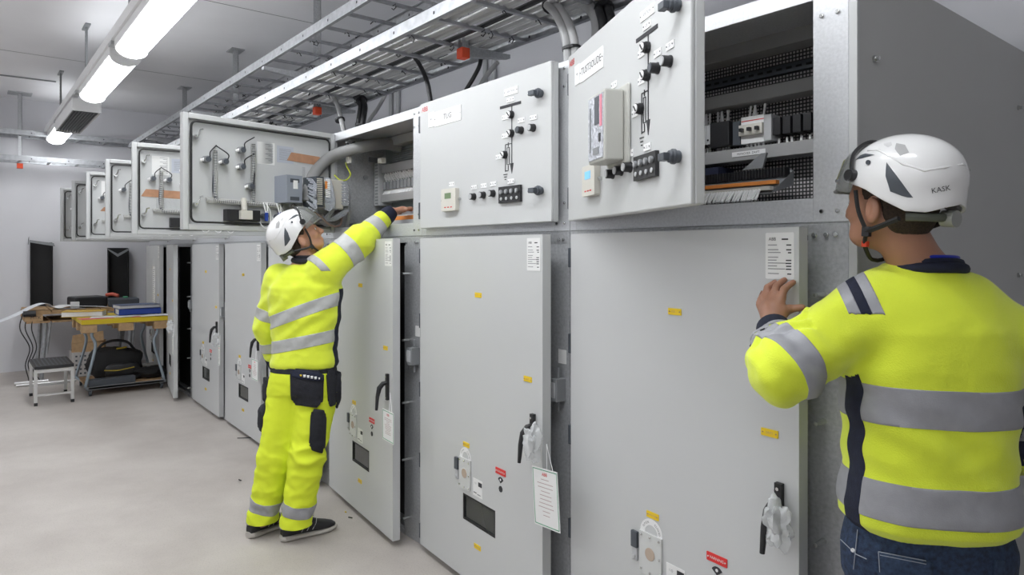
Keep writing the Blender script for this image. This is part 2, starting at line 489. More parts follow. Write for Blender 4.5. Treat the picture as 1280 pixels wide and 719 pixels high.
drop('thin black cable arching down to the closed upper door', [D(490,52,.2), D(503,58,.2), D(520,74,.2), D(532,97,.2), D(537,118,.2), D(541,150,.2)], .013, BLACK)
drop('thin black cable hanging straight behind the closed upper door', [D(602,60,.42), D(600,80,.4), D(592,97,.38), D(579,120,.36), D(570,150,.3)], .012, BLACK)
drop('light grey cable pair curving down onto the open middle cabinet', [D(372,108,.25), D(392,108,.24), D(408,114,.22), D(419,128,.2), D(425,150,.2), D(430,172,.2)], .016, CABLEG, 2, .016)
drop('short black cable bundle beside the grey pair above the middle cabinet', [D(432,118,.4), D(446,121,.36), D(454,130,.34), D(453,145,.32), D(448,175,.3)], .018, BLACK, 4, .02)
drop('slim grey cable leaning beside the short black bundle', [D(482,118,.6), D(472,136,.55), D(462,150,.5), D(450,175,.45)], .014, CABLEG)
drop('slim grey cable leaning by the wall conduits above the closed door', [D(622,78,.6), D(610,92,.6), D(600,108,.6), D(590,135,.6)], .014, CABLEG)
drop('thin grey cables curving behind the top of the middle open door', [D(322,135,.3), D(332,138,.28), D(338,147,.26), D(342,162,.24)], .014, CABLEG, 2, .014)
# conduits on the back wall
for px, lab in ((488, 'left-hand vertical conduit on the back wall above the left worker'), (497, 'second vertical conduit on the back wall above the left worker'),
          (606, 'vertical conduit on the back wall above the closed upper door'), (617, 'second vertical conduit above the closed upper door')):
    p = WY(px, 110, YB-.03)
    o = MB().cyl((p.x, YB-.025, .3), (p.x, YB-.025, HC), .022, 12).build('wall_conduit', LGREY, smooth=True)
    tag(o, lab, 'conduit', 'conduits on the back wall')
# thin conduit on the ceiling
a = WZ(0, 93, HC); b = WZ(70, 101, HC)
o = MB().cyl((a.x, a.y-.6, HC-.012), (b.x, b.y, HC-.012), .008, 8).build('ceiling_conduit', MGREY)
tag(o, 'thin grey conduit clipped to the ceiling at upper left', 'conduit')
# ------------------------------------------------------------------ switchgear row
XB = [-1.958 - 1.105*k for k in range(8)]      # left side of each cabinet, right to left
PW = [1.083] + [1.105]*7
HT, ZS = 2.27, 1.60
CD = 1.43
DT = 0.04
# door frame of reference: hinge point + swing (0 = closed, positive = opened towards the room)
class Leaf:
    def __init__(s, hx, hy, z0, w, h, ang):
        s.o = Vector((hx, hy, z0)); s.a = R_(ang); s.w = w; s.h = h
        s.x = Vector((math.cos(s.a), -math.sin(s.a), 0)); s.n = Vector((-math.sin(s.a), -math.cos(s.a), 0))
    def loc(s, px, py, off=DT):
        """pixel -> (x, z) on the front face"""
        r = ray(px, py); q = s.o + s.n*off
        t = (q - CAM).dot(s.n) / r.dot(s.n); p = CAM + r*t - s.o
        return p.dot(s.x), p.z
LOWW = [.955, 1.03, 1.0, 1.0, 1.0, 1.0, 1.0, 1.0]
LOWA = [4.0, 4.2, 5.5, 3.0, 1.2, 1.2, 8.5, 3.0]
UPA = [25.5, 1.2, 80.0, 93, 93, 93, 89, 87]
L1 = Leaf(XB[1]+.05, 0, .035, 1.03, 1.55, LOWA[1])
U1 = Leaf(XB[1]+.045, 0, 1.635, 1.02, .63, UPA[1])
U0 = Leaf(XB[0]+.045, 0, 1.635, .98, .63, UPA[0])
L0 = Leaf(XB[0]+.05, 0, .035, .955, 1.55, LOWA[0])
L2 = Leaf(XB[2]+.05, 0, .035, 1.0, 1.55, LOWA[2])
F = -DT      # local y of a leaf's front face

def leaf_mesh(w, h, name, parent, loc, ang, cutout=None, mats=PAINT):
    m = MB()
    if cutout:
        x0, x1, z0, z1 = cutout
        m.box(0, x0, F, 0, 0, h); m.box(x1, w, F, 0, 0, h); m.box(x0, x1, F, 0, 0, z0); m.box(x0, x1, F, 0, z1, h)
    else:
        m.box(0, w, F, F+.012, 0, h)
        m.box(0, .03, F+.012, 0, 0, h); m.box(w-.03, w, F+.012, 0, 0, h); m.box(.03, w-.03, F+.012, 0, 0, .03); m.box(.03, w-.03, F+.012, 0, h-.03, h)
    return m.build(name, mats, parent, loc=loc, rotz=-R_(ang), bevel=None if cutout else .004)
def put(m, name, mats, parent, at=None, **k):
    return m.build(name, mats, parent, loc=at, **k)
CACHE = {}
def inst(key, fn, parent, at, name=None):
    """build once, afterwards copy the object (sub-parts of a leaf)"""
    if key not in CACHE:
        o = fn(parent); o.location = at; CACHE[key] = o; return o
    c = CACHE[key].copy(); COL.objects.link(c); c.parent = parent; c.location = at
    return c
FX, FN = VX, Vector((0, -1, 0))
def flat(m, poly, x, z, t=.002, y=F):
    m.prism(poly, (x, y, z), VX, VZ, FN, t)
def plate_fn(w, h, m1, txt=None, ts=.012, tm=INK, name='name_plate', screws=True):
    def fn(p):
        m = MB(); flat(m, rrect(w, h, .0015), 0, 0, .0025)
        m.mi = 1
        if txt: m.text(txt, (0, F-.0030, 0), VX, VZ, ts)
        if screws:
            for s in (-1, 1): m.cyl((s*(w/2-.006), F-.002, 0), (s*(w/2-.006), F-.0042, 0), .0022, 8)
        return m.build(name, [m1, tm], p)
    return fn
def knob_fn(face, body=BLACK, r=.0145):
    def fn(p):
        m = MB(); m.cyl((0, F, 0), (0, F-.024, 0), r, 20)
        m.mi = 1; m.cyl((0, F-.024, 0), (0, F-.027, 0), r*.8, 20)
        m.mi = 0; m.cyl((0, F, 0), (0, F-.004, 0), r*1.12, 20)
        return m.build('pilot_knob', [body, face], p, smooth=True)
    return fn
def turn_fn(p):
    m = MB(); m.cyl((0, F, 0), (0, F-.010, 0), .0165, 24); m.cyl((0, F-.010, 0), (0, F-.020, 0), .0145, 24)
    m.mi = 1; m.cyl((0, F-.020, 0), (0, F-.022, 0), .0125, 24)
    m.mi = 0; m.bar((-.007, F-.023, .008), (.007, F-.023, -.008), .0035, .003, up=(0, 1, 0))
    return m.build('position_indicator', [BLACK, WHITE], p, smooth=True)
def latch_fn(p):
    m = MB(); m.cyl((0, F, 0), (0, F-.030, 0), .016, 16); m.cyl((0, F-.012, 0), (0, F-.022, 0), .020, 16)
    m.box(-.030, .004, F-.046, F-.026, -.010, .010); m.mi = 1; m.cyl((-.030, F-.036, -.002), (-.036, F-.036, -.002), .007, 12)
    return m.build('turn_latch', [DGREY, STEEL], p, smooth=True, bevel=.002)
def hinge_fn(h):
    def fn(p):
        return MB().box(-.022, .006, F+.004, -.002, -h/2, h/2).build('hinge', DGREY, p, bevel=.003)
    return fn
def mimic_fn(dx, dz):
    def fn(p):
        m = MB(); y = F
        def ln(a, b, w=.004): 
            m.bar((a[0], y-.001, a[1]), (b[0], y-.001, b[1]), w, .002, up=(0, 1, 0))
        m.box(-.115, .085, y-.002, y, -.008, .008)
        ln((0, 0), (0, -.34), .005)
        ln((0, -.225), (-.062, -.225)); ln((-.062, -.225), (-.062, -.385)); ln((-.035, -.215), (-.035, -.24))
        ln((-.035, -.35), (-.035, -.38)); ln((-.035, -.38), (-.062, -.38))
        for a, b in (((-.046, -.245), (-.024, -.245)), ((-.046, -.345), (-.024, -.345)), ((-.046, -.245), (-.046, -.345)), ((-.024, -.245), (-.024, -.345))): ln(a, b, .003)
        ln((-.08, -.40), (-.044, -.40)); ln((-.074, -.415), (-.050, -.415)); ln((-.068, -.43), (-.056, -.43))
        flat(m, [(-.016, -.34), (0, -.40), (.016, -.34)], 0, 0, .002)
        return m.build('single_line_diagram', INK, p)
    return fn
def switchblock_fn(p):
    m = MB(); m.box(-.075, .075, F-.012, F, -.035, .035)
    m.mi = 1
    for k in range(4):
        x = -.053+k*.036; m.cyl((x, F-.012, .012), (x, F-.02, .012), .010, 12); 
    m.mi = 2
    for k in range(4):
        x = -.053+k*.036; m.bar((x, F-.021, .018), (x+.004, F-.021, .006), .004, .002, up=(0, 1, 0)); m.cyl((x, F-.012, -.017), (x, F-.016, -.017), .007, 12)
    return m.build('test_socket_block', [BLACK, MGREY, LGREY], p, smooth=True, bevel=.001)
def meter_fn(disp):
    def fn(p):
        m = MB(); flat(m, rrect(.125, .105, .006), 0, 0, .022)
        m.mi = 1; m.box(-.03, .025, F-.0235, F-.022, .005, .032)
        m.mi = 2
        for k in range(3): m.box(-.032+k*.026, -.018+k*.026, F-.0235, F-.022, -.038, -.033)
        m.mi = 3
        for s in (-1, 1): m.cyl((s*.074, F, -.0), (s*.074, F-.012, 0), .007, 10)
        return m.build('meter', [CREAM, disp, RED, STEEL], p, bevel=.001)
    return fn
def spec_fn(w, h):
    def fn(p):
        m = MB(); flat(m, rrect(w, h, .004), 0, 0, .001)
        m.mi = 1; m.text('ABB', (-w/2+.022, F-.0016, h/2-.018), VX, VZ, .013)
        m.box(w*.08, w*.30, F-.0016, F-.001, h/2-.0205, h/2-.0165)
        m.mi = 2; z = h/2-.035
        while z > -h/2+.012:
            l = random.uniform(.3, .62)*w
            m.box(-w/2+.008, -w/2+.008+l, F-.0016, F-.001, z, z+.0022)
            if random.random() < .7: m.mi = 1; m.box(w/2-.008-random.uniform(.1, .2)*w, w/2-.008, F-.0016, F-.001, z-.001, z+.0022); m.mi = 2
            z -= random.choice((.008, .008, .013))
        return m.build('data_sheet', [PAPER, INK, GINK], p)
    return fn
def hatch_fn(p):
    m = MB(); pol = [(-.062, .085), (.062, .085), (.062, -.085), (.035, -.095), (-.055, -.095), (-.062, -.085)]
    flat(m, pol, 0, 0, .007)
    m.mi = 1; m.cyl((0, F-.007, 0), (0, F-.009, 0), .027, 28)
    m.mi = 2
    for (x, z) in ((-.05, .07), (0, .072), (.05, .07), (-.05, -.075), (0, -.08), (.05, -.075), (.052, -.005)):
        m.cyl((x, F-.007, z), (x, F-.011, z), .0055, 10)
    return m.build('racking_hatch', [PAINTIN, mat('hatch_glass', (.50, .40, .32), .2), STEEL], p, smooth=True, bevel=.001)
def cover_fn(p):
    m = MB(); m.box(-.014, .014, F-.012, F, .0, .055); m.mi = 1; m.box(-.012, .012, F-.008, F, -.045, 0); m.cyl((0, F-.008, -.03), (0, F-.013, -.03), .007, 12)
    return m.build('hatch_catch', [DGREY, LGREY], p, bevel=.002)
def arc_fn(p):
    o, i = .062, .036
    pol = [(o*math.cos(R_(a)), o*math.sin(R_(a))) for a in range(0, 181, 12)] + [(i*math.cos(R_(a)), i*math.sin(R_(a))) for a in range(180, -1, -12)]
    m = MB(); flat(m, pol, 0, 0, .0015)
    m.mi = 1
    for s, a0 in (('OPEN', 150), ('CLOSED', 62)):
        for k, ch in enumerate(s):
            a = R_(a0 - k*(13 if s == 'OPEN' else 10)); d = Vector((math.cos(a), 0, math.sin(a)))
            m.text(ch, Vector((0, F-.002, 0)) + d*.048, Vector((d.z, 0, -d.x)), d, .013)
    return m.build('dial_sticker', [WHITE, INK], p)
def sticker_fn(p):
    m = MB(); m.box(-.045, .045, F-.001, F, -.045, .045); m.mi = 1
    m.box(.008, .042, F-.002, F-.001, .012, .034); m.box(-.038, -.01, F-.002, F-.001, -.03, -.026)
    m.mi = 2; m.box(-.002, .03, F-.002, F-.001, -.034, -.030); m.text('I O', (-.02, F-.002, .022), VX, VZ, .014)
    return m.build('instruction_sticker', [PAPER, INK, GINK], p)
def rad_fn(p):
    m = MB(); pol = [(0, -.004)] + [(.022*math.cos(R_(a)), .022*math.sin(R_(a))) for a in range(30, 151, 20)]
    flat(m, pol, 0, .006, .0015); m.cyl((0, F, -.022), (0, F-.002, -.022), .013, 16)
    m.mi = 1; m.cyl((0, F-.0015, .017), (0, F-.0022, .017), .005, 10)
    return m.build('round_symbol', [INK, WHITE], p)
def handle_fn(p):
    m = MB(); m.box(-.011, .011, F-.014, F, -.02, .115)
    m.tube([(0, F-.012, .07), (-.003, F-.03, .066), (-.006, F-.048, .045), (-.012, F-.056, 0), (-.016, F-.06, -.07)], [.010, .012, .013, .010, .007], 10)
    m.mi = 1; m.cyl((0, F-.016, .10), (0, F-.018, .10), .005, 10); m.cyl((0, F-.012, -.008), (0, F-.018, -.008), .005, 10)
    return m.build('door_handle', [BLACK, STEEL], p, smooth=True)

def lower_door(k, parent, detail):
    w = LOWW[k]; wn = (.30, .53, .42, .64)
    s = w/1.03
    cw = [L1.loc(579, 616), L1.loc(619, 676)]
    x0, x1 = cw[0][0], cw[1][0]; z1 = L1.loc(579, 616)[1]; z0 = L1.loc(579, 648)[1]
    cut = (x0*s, x1*s, z0, z1)
    d = leaf_mesh(w, 1.55, 'lower_door', parent, (.05, 0, .035), LOWA[k], cut)
    m = MB(); m.box(x0*s-.012, x1*s+.012, F+.006, F+.010, z0-.012, z1+.012)
    m.mi = 1
    for a in ((x0*s, x0*s+.008, z0, z1), (x1*s-.008, x1*s, z0, z1), (x0*s, x1*s, z0, z0+.008), (x0*s, x1*s, z1-.008, z1)): m.box(a[0], a[1], F-.001, F+.006, a[2], a[3])
    m.build('viewing_window', [GLASSD, GASKET], d)
    def at(px, py): a, b = L1.loc(px, py); return (a*s, 0, b)
    for z in (.06, .42, .78, 1.13, 1.46): inst('hinge%d' % int(k == 0), hinge_fn(.075), d, (-.002, 0, z))
    for px, py, tx in ((598, 369, 'POS. 1'), (660, 474, 'DRIFT'), (583, 556, 'MANÖVER'), (597, 684, 'JORDAD')):
        inst('yp'+tx, plate_fn(.054, .021, YELLOW, tx, .009, CARD, 'warning_plate'), d, at(px, py))
    if k == 6: return d
    inst('spec', spec_fn(.088, .128), d, (w-.058, 0, 1.472))
    hx, _, hz = at(582, 588)
    hz -= .012
    inst('hatch', hatch_fn, d, (hx, 0, hz)).scale = (.80, 1, .78); inst('cover', cover_fn, d, (hx-.072, 0, hz)); inst('arc', arc_fn, d, (hx, 0, hz+.066)).scale = (.8, 1, .8)
    inst('stick', sticker_fn, d, (hx+.105, 0, hz-.04)).scale = (.85, 1, .85)
    inst('red', plate_fn(.075, .026, RED, 'VARNING', .012, PAPER, 'warning_plate'), d, at(626, 590))
    inst('rad', rad_fn, d, at(626, 605))
    inst('handle', handle_fn, d, (w-.055, 0, .735))
    return d
DSP = mat('green_display', (.18, .26, .14), .3); DSPB = mat('lit_blue_display', (.18, .48, .72), .3, emit=.5)
def upper_front(k, d, w):
    s = 1.0 if k else .955
    def at(px, py): a, b = U1.loc(px, py); return (a*s, 0, b)
    for z in (.09, .53): inst('uhinge', hinge_fn(.085), d, (-.002, 0, z))
    inst('logo', lambda p: MB().text('ABB', (0, F-.001, 0), VX, VZ, .034).build('maker_logo', RED, p), d, (.05, 0, .595))
    a = at(554, 147); b = at(555, 146)
    inst('sq', plate_fn(.055, .072, WHITE, '+', .03, name='name_plate', screws=False), d, (.115, 0, .535))
    inst('np%d' % k, plate_fn(.235, .072, WHITE, 'TUST3OUDE' if k == 0 else 'TUG', .036, INK), d, (.265, 0, .53))
    inst('p1', plate_fn(.095, .030, WHITE, 'SEKTION', .013, GINK), d, at(639, 114))
    inst('p2', plate_fn(.05, .020, WHITE, 'Q0', .012, GINK), d, at(638.5, 124.5))
    mx, _, mz = at(640, 131)
    inst('mimic', mimic_fn(0, 0), d, (mx, 0, mz)).scale = (.72, 1, .72)
    for dz, dx in ((-.042, 0), (-.12, 0), (-.205, -.045)):
        inst('turn', turn_fn, d, (mx+dx, 0, mz+dz)); inst('pl', plate_fn(.045, .020, WHITE, 'Q1', .012, GINK), d, (mx+dx-.045, 0, mz+dz-.004))
    ax = at(652, 163); bx = at(667, 160)
    inst('kdark', knob_fn(DGREY), d, ax); inst('klight', knob_fn(LGREY), d, bx)
    inst('pl2', plate_fn(.045, .020, WHITE, 'S1', .012, GINK), d, (ax[0], 0, ax[2]+.042)); inst('pl2', plate_fn(.045, .020, WHITE, 'S1', .012, GINK), d, (bx[0], 0, bx[2]+.042))
    mt = at(565, 250)
    inst('meter%d' % k, meter_fn(DSPB if k == 0 else DSP), d, mt)
    inst('pl2', None, d, (mt[0], 0, mt[2]+.075))
    for px, py in ((593, 246), (605, 244), (617, 242)):
        q = at(px, py); inst('klight', None, d, q); inst('pl2', None, d, (q[0], 0, q[2]+.042))
    q = at(639, 243); inst('sw', switchblock_fn, d, q); inst('pl2', None, d, (q[0], 0, q[2]+.055))
    for z in (.125, .51): inst('latch', latch_fn, d, (w-.06, 0, z))
def upper_door(k, parent):
    w = .98 if k == 0 else (1.02 if k == 1 else .95)
    h = .63
    d = leaf_mesh(w, h, 'upper_door', parent, (.045, 0, 1.635), UPA[k])
    if k < 2:
        upper_front(k, d, w)
        if k == 0:
            # protection relay in its film
            x, z = U0.loc(774, 158)
            m = MB(); m.box(-.08, .095, F-.012, F, -.125, .115); m.mi = 0; m.box(-.075, .07, F-.075, F-.012, -.115, .10)
            m.build('relay_case', mat('relay_case_grey', (.50, .50, .465), .45), d, loc=(x, 0, z), bevel=.006)
            m = MB(); m.box(-.065, .06, F-.078, F-.075, -.105, .09); m.mi = 1; m.box(-.005, .03, F-.080, F-.078, 0, .085)
            m.mi = 2; m.box(.040, .056, F-.080, F-.078, -.01, .085); m.mi = 3; m.box(.03, .045, F-.0805, F-.078, -.055, -.03)
            m.mi = 4; m.box(-.05, -.04, F-.0803, F-.078, -.08, .06); m.box(-.02, .03, F-.0803, F-.078, -.09, -.07)
            m.build('relay_front', [mat('relay_film_front', (.62, .64, .70), .15, 0, .25, 60, bump=.9, bscale=70), DGREY, mat('pink_strip', (.75, .25, .33), .4), BLACK, MGREY], d, loc=(x, 0, z))
            for px, py in ((742, 133), (768, 106)):
                a = U0.loc(px, py); inst('pl2', None, d, (a[0], 0, a[1]))
    else:
        inside(k, d, w, h)
        if k == 2:
            upper_front_outer = None
    return d

def coil(m, pts, r, turns, wr):
    pts = spline(pts, 6); n = turns*8; out = []
    Ls = [0]
    for a, b in zip(pts, pts[1:]): Ls.append(Ls[-1]+(b-a).length)
    for i in range(n+1):
        L = Ls[-1]*i/n; j = 0
        while j < len(Ls)-2 and Ls[j+1] < L: j += 1
        t = (L-Ls[j])/(Ls[j+1]-Ls[j]); p = pts[j].lerp(pts[j+1], t); x, y, z = basis(pts[j+1]-pts[j])
        a = 2*math.pi*i/8; out.append(p + x*(r*math.cos(a)) + y*(r*math.sin(a)))
    m.tube(out, wr, 4)
def inside(k, d, w, h):
    """fittings on the inner face (local y = 0 side, looking along -y): u runs from the free edge to the hinge"""
    Y0 = F+.012
    def P(u, v, y=0.0): return Vector((w-u*w, Y0+y, h-v*h))     # u,v in 0..1 from top-left as seen
    # gasket
    m = MB(); q = rrect(w-.085, h-.085, .03, 5, w/2, h/2)
    m.tube([Vector((a, .002, b)) for a, b in q], .006, 6, closed=True); m.build('gasket', GASKET, d)
    def box_at(u0, u1, v0, v1, t, name, mm, y=0.0, **kw):
        a, b = P(u0, v0), P(u1, v1)
        return MB().box(min(a.x, b.x), max(a.x, b.x), Y0+y, Y0+y+t, min(a.z, b.z), max(a.z, b.z)).build(name, mm, d, **kw)
    for v in (.20, .78):
        p = P(.075, v)
        m = MB(); m.cyl(p, p+Vector((0, .03, 0)), .012, 12); m.tube([p+Vector((0, .028, 0)), p+Vector((-.012, .034, .012)), p+Vector((-.018, .034, .04)), p+Vector((-.034, .034, .044))], .005, 6)
        m.build('latch_cam', STEEL, d, smooth=True)
    full = k in (2, 3, 4)
    if k in (2, 3, 6, 4):
        pass
    # spiral conduits
    if k != 6:
        m = MB(); coil(m, [P(.19, .28, .02), P(.19, .71, .02)], .014, 30, .0022)
        m.build('spiral_wrap', mat('white_spiral', (.60, .60, .58), .5), d)
        m = MB(); coil(m, [P(.135, .735, .02), P(.30, .745, .02), P(.62, .755, .02)], .015, 60, .0022)
        m.build('spiral_wrap', MATS['white_spiral'], d)
        m = MB(); coil(m, [P(.425, .20, .02), P(.425, .73, .02)], .014, 34, .0022); m.build('spiral_wrap', MATS['white_spiral'], d)
        m = MB(); m.tube(spline([P(.19, .30, .02), P(.19, .71, .02), P(.30, .74, .02), P(.62, .75, .02)], 6), .010, 6); m.tube([P(.425, .2, .02), P(.425, .73, .02)], .010, 6)
        m.build('wire_bundle', DGREY, d, smooth=True)
        for (u, v) in ((.135, .385), (.24, .39), (.345, .27), (.345, .42), (.40, .59)):
            p = P(u, v); m = MB(); m.cyl(p, p+Vector((0, .045, 0)), .019, 14); m.mi = 1; m.cyl(p+Vector((0, .045, 0)), p+Vector((0, .052, 0)), .014, 14)
            m.mi = 2; m.cyl(p+Vector((0, .0, 0))+Vector((.03, .02, -.008)), p+Vector((.012, .03, 0)), .009, 10)
            m.mi = 3; m.tube(spline([p+Vector((-.008, .05, .01)), p+Vector((-.01, .05, .04)), P((.19 if u < .3 else .425), v-.13, .03)], 5), .0035, 5)
            m.build('switch_back', [MGREY, DGREY, WHITE, BLACK], d, smooth=True)
        m = MB(); a = P(.245, .865); m.box(a.x-.20, a.x, Y0, Y0+.045, a.z-.03, a.z+.035)
        m.mi = 1; m.box(a.x-.14, a.x-.07, Y0+.045, Y0+.07, a.z-.02, a.z+.03); m.cyl((a.x-.10, Y0+.05, a.z+.03), (a.x-.10, Y0+.04, a.z+.10), .016, 8)
        m.build('terminal_socket', [BLACK, CREAM], d, bevel=.002)
        for i, u in enumerate((.495, .585, .675)):
            p = P(u, .86)
            m = MB(); m.cyl(p, p+Vector((0, .04, 0)), .017, 12); m.mi = 1; m.cb(p+Vector((0, .045, 0)), (.016, .012, .055))
            m.mi = 2
            m.tube(spline([p+Vector((0, .03, .08)), p+Vector((-.02, .05, .03)), p+Vector((-.02, .05, -.04)), p+Vector((.005, .05, -.07)), p+Vector((.03, .04, -.05)), p+Vector((.035, .02, .0))], 6), .0028, 5)
            for q in (-.012, .012): m.tube([p+Vector((q, .03, .08)), p+Vector((q*.4, .05, .02))], .004, 5)
            m.build('switch_back', [DGREY, BLUE, WHITE], d, smooth=True)
    if k in (2, 3, 5):
        box_at(.455, .56, .165, .36, .001, 'wiring_chart', [mat('chart_paper', (.66, .68, .70), .6)]) if k == 2 else None
        m = MB(); a = P(.46 if k == 2 else .13, .165 if k == 2 else .13); 
        m.box(a.x-.11, a.x, Y0, Y0+.001, a.z-.13, a.z); m.mi = 1
        for r in range(12): m.box(a.x-.10, a.x-.05-.02*(r % 3), Y0+.001, Y0+.0016, a.z-.012-r*.0095, a.z-.0095-r*.0095)
        m.mi = 2; m.box(a.x-.235, a.x-.125, Y0, Y0+.001, a.z-.11, a.z-.01)
        m.mi = 3
        for r in range(8): m.box(a.x-.22, a.x-.14, Y0+.001, Y0+.0016, a.z-.03-r*.009, a.z-.028-r*.009)
        m.build('wiring_chart', [PAPER, GINK, mat('pale_blue_sheet', (.50, .53, .60), .6), MGREY], d)
    # peeled kraft strip
    us = {2: (.66, .90, .23, .33), 3: (.06, .40, .50, .60), 4: None, 5: (.12, .5, .52, .60)}.get(k, None)
    if us:
        a, b = P(us[0], us[2]), P(us[1], us[3])
        m = MB(); m.prism([(a.x, b.z+.012), (a.x-.03, a.z), (b.x, a.z-.008), (b.x, b.z)], (0, Y0+.0005, 0), VX, VZ, VY, .0015)
        m.build('adhesive_strip', KRAFT, d)
        if k != 2:
            a, b = P(us[0]+.1, us[3]), P(us[0]+.28, us[3]+.13); m = MB(); m.box(b.x, a.x, Y0, Y0+.004, b.z, a.z); m.build('document_pocket', FILM, d)
    if k == 2:
        # wiring units of the front-mounted relay and meter, with their looms
        a = P(.575, .475); b = P(.68, .73)
        m = MB(); m.box(b.x, a.x, Y0, Y0+.14, b.z, a.z); m.mi = 1
        for zz in (a.z-.035, b.z+.02): m.box(b.x+.02, a.x-.02, Y0+.14, Y0+.142, zz-.008, zz+.014)
        m.mi = 2; m.box(b.x+.03, b.x+.06, Y0+.14, Y0+.1425, (a.z+b.z)/2+.0, (a.z+b.z)/2+.05)
        m.build('relay_back', [mat('relay_metal', (.34, .37, .43), .45, .3), DGREY, WHITE], d, bevel=.003)
        a = P(.745, .475); b = P(.80, .76)
        m = MB(); m.box(b.x, a.x, Y0+.05, Y0+.19, b.z, a.z); m.mi = 1
        for r in range(14): m.box(b.x+.012, a.x-.004, Y0+.19, Y0+.196, b.z+.012+r*.0115, b.z+.019+r*.0115)
        m.build('terminal_strip', [DGREY, CREAM], d)
        a = P(.83, .49); b = P(.925, .77)
        m = MB(); m.box(b.x, a.x, Y0, Y0+.17, b.z, a.z); m.box(b.x-.025, a.x, Y0+.17, Y0+.185, b.z, a.z); m.build('meter_back', CREAM, d, bevel=.004)
        box_at(.77, .79, .36, .48, .003, 'document_pocket', FILM)
        C = P(.86, .84, .12)
        m = MB(); rr = random.Random(3)
        for j in range(16):
            s = P(.70+.004*(j % 4), .50+.018*j, .16+.01*(j % 3)); e = P(.74, .80, .13)
            m.tube(spline([s, s+Vector((-.012, .05, -.02)), P(.715+.02*rr.random(), .70, .20), P(.76+.03*rr.random(), .84, .15), C+Vector((-.03*rr.random(), 0, -.03*rr.random()))], 5), .0045, 5)
        for j in range(26):
            s = P(.805+.002*(j % 5), .49+.0115*j, .19); 
            m.tube(spline([s, s+Vector((-.03, .02, -.01)), P(.85+.02*rr.random(), .70+.05*rr.random(), .21), P(.84+.04*rr.random(), .86+.03*rr.random(), .14)], 5), .0042, 5)
        for j in range(24):
            s = P(.935+.006*(j % 3), .52+.0095*j, .185)
            m.tube(spline([s, s+Vector((-.03, .02, .0)), P(.99+.015*rr.random(), .62+.012*j*.6, .18), P(.96+.03*rr.random(), .78+.03*rr.random(), .17), P(.86+.04*rr.random(), .87+.02*rr.random(), .14), P(.80, .83, .10)], 5), .0042, 5)
        m.build('wire_loom', WIRE, d, smooth=True)
        m = MB()
        for j in range(10):
            s = P(.808, .50+.018*j, .198); m.cyl(s, s+Vector((-.025, .01, -.004)), .005, 6)
            s = P(.948, .54+.02*j, .192); m.cyl(s, s+Vector((-.03, .008, .002)), .005, 6)
        tag(m.build('wire_ferrules', WHITE, d), kind='stuff')
        m = MB(); a = P(.812, .52, .2); m.cb(a+Vector((0, 0, -.02)), (.012, .01, .045)); m.build('test_plug', ORANGE, d)
        m = MB(); m.tube(spline([P(.86, .84, .09), P(.80, .88, .07), P(.70, .80, .06), P(.66, .75, .05)], 6), .022, 10)
        m.tube(spline([P(.84, .86, .10), P(.90, .90, .10), P(.97, .86, .09), P(1.0, .8, .07)], 6), .030, 10)
        m.build('loom_sleeve', mat('loom_grey', (.20, .19, .19), .6), d, smooth=True)
        m = MB(); m.tube(spline([P(.70, .78, .15), P(.78, .84, .17), P(.86, .93, .17), P(.95, .93, .15), P(.985, .84, .12)], 7), .006, 6); m.build('brown_wire', mat('brown_wire', (.22, .15, .12), .5), d, smooth=True)

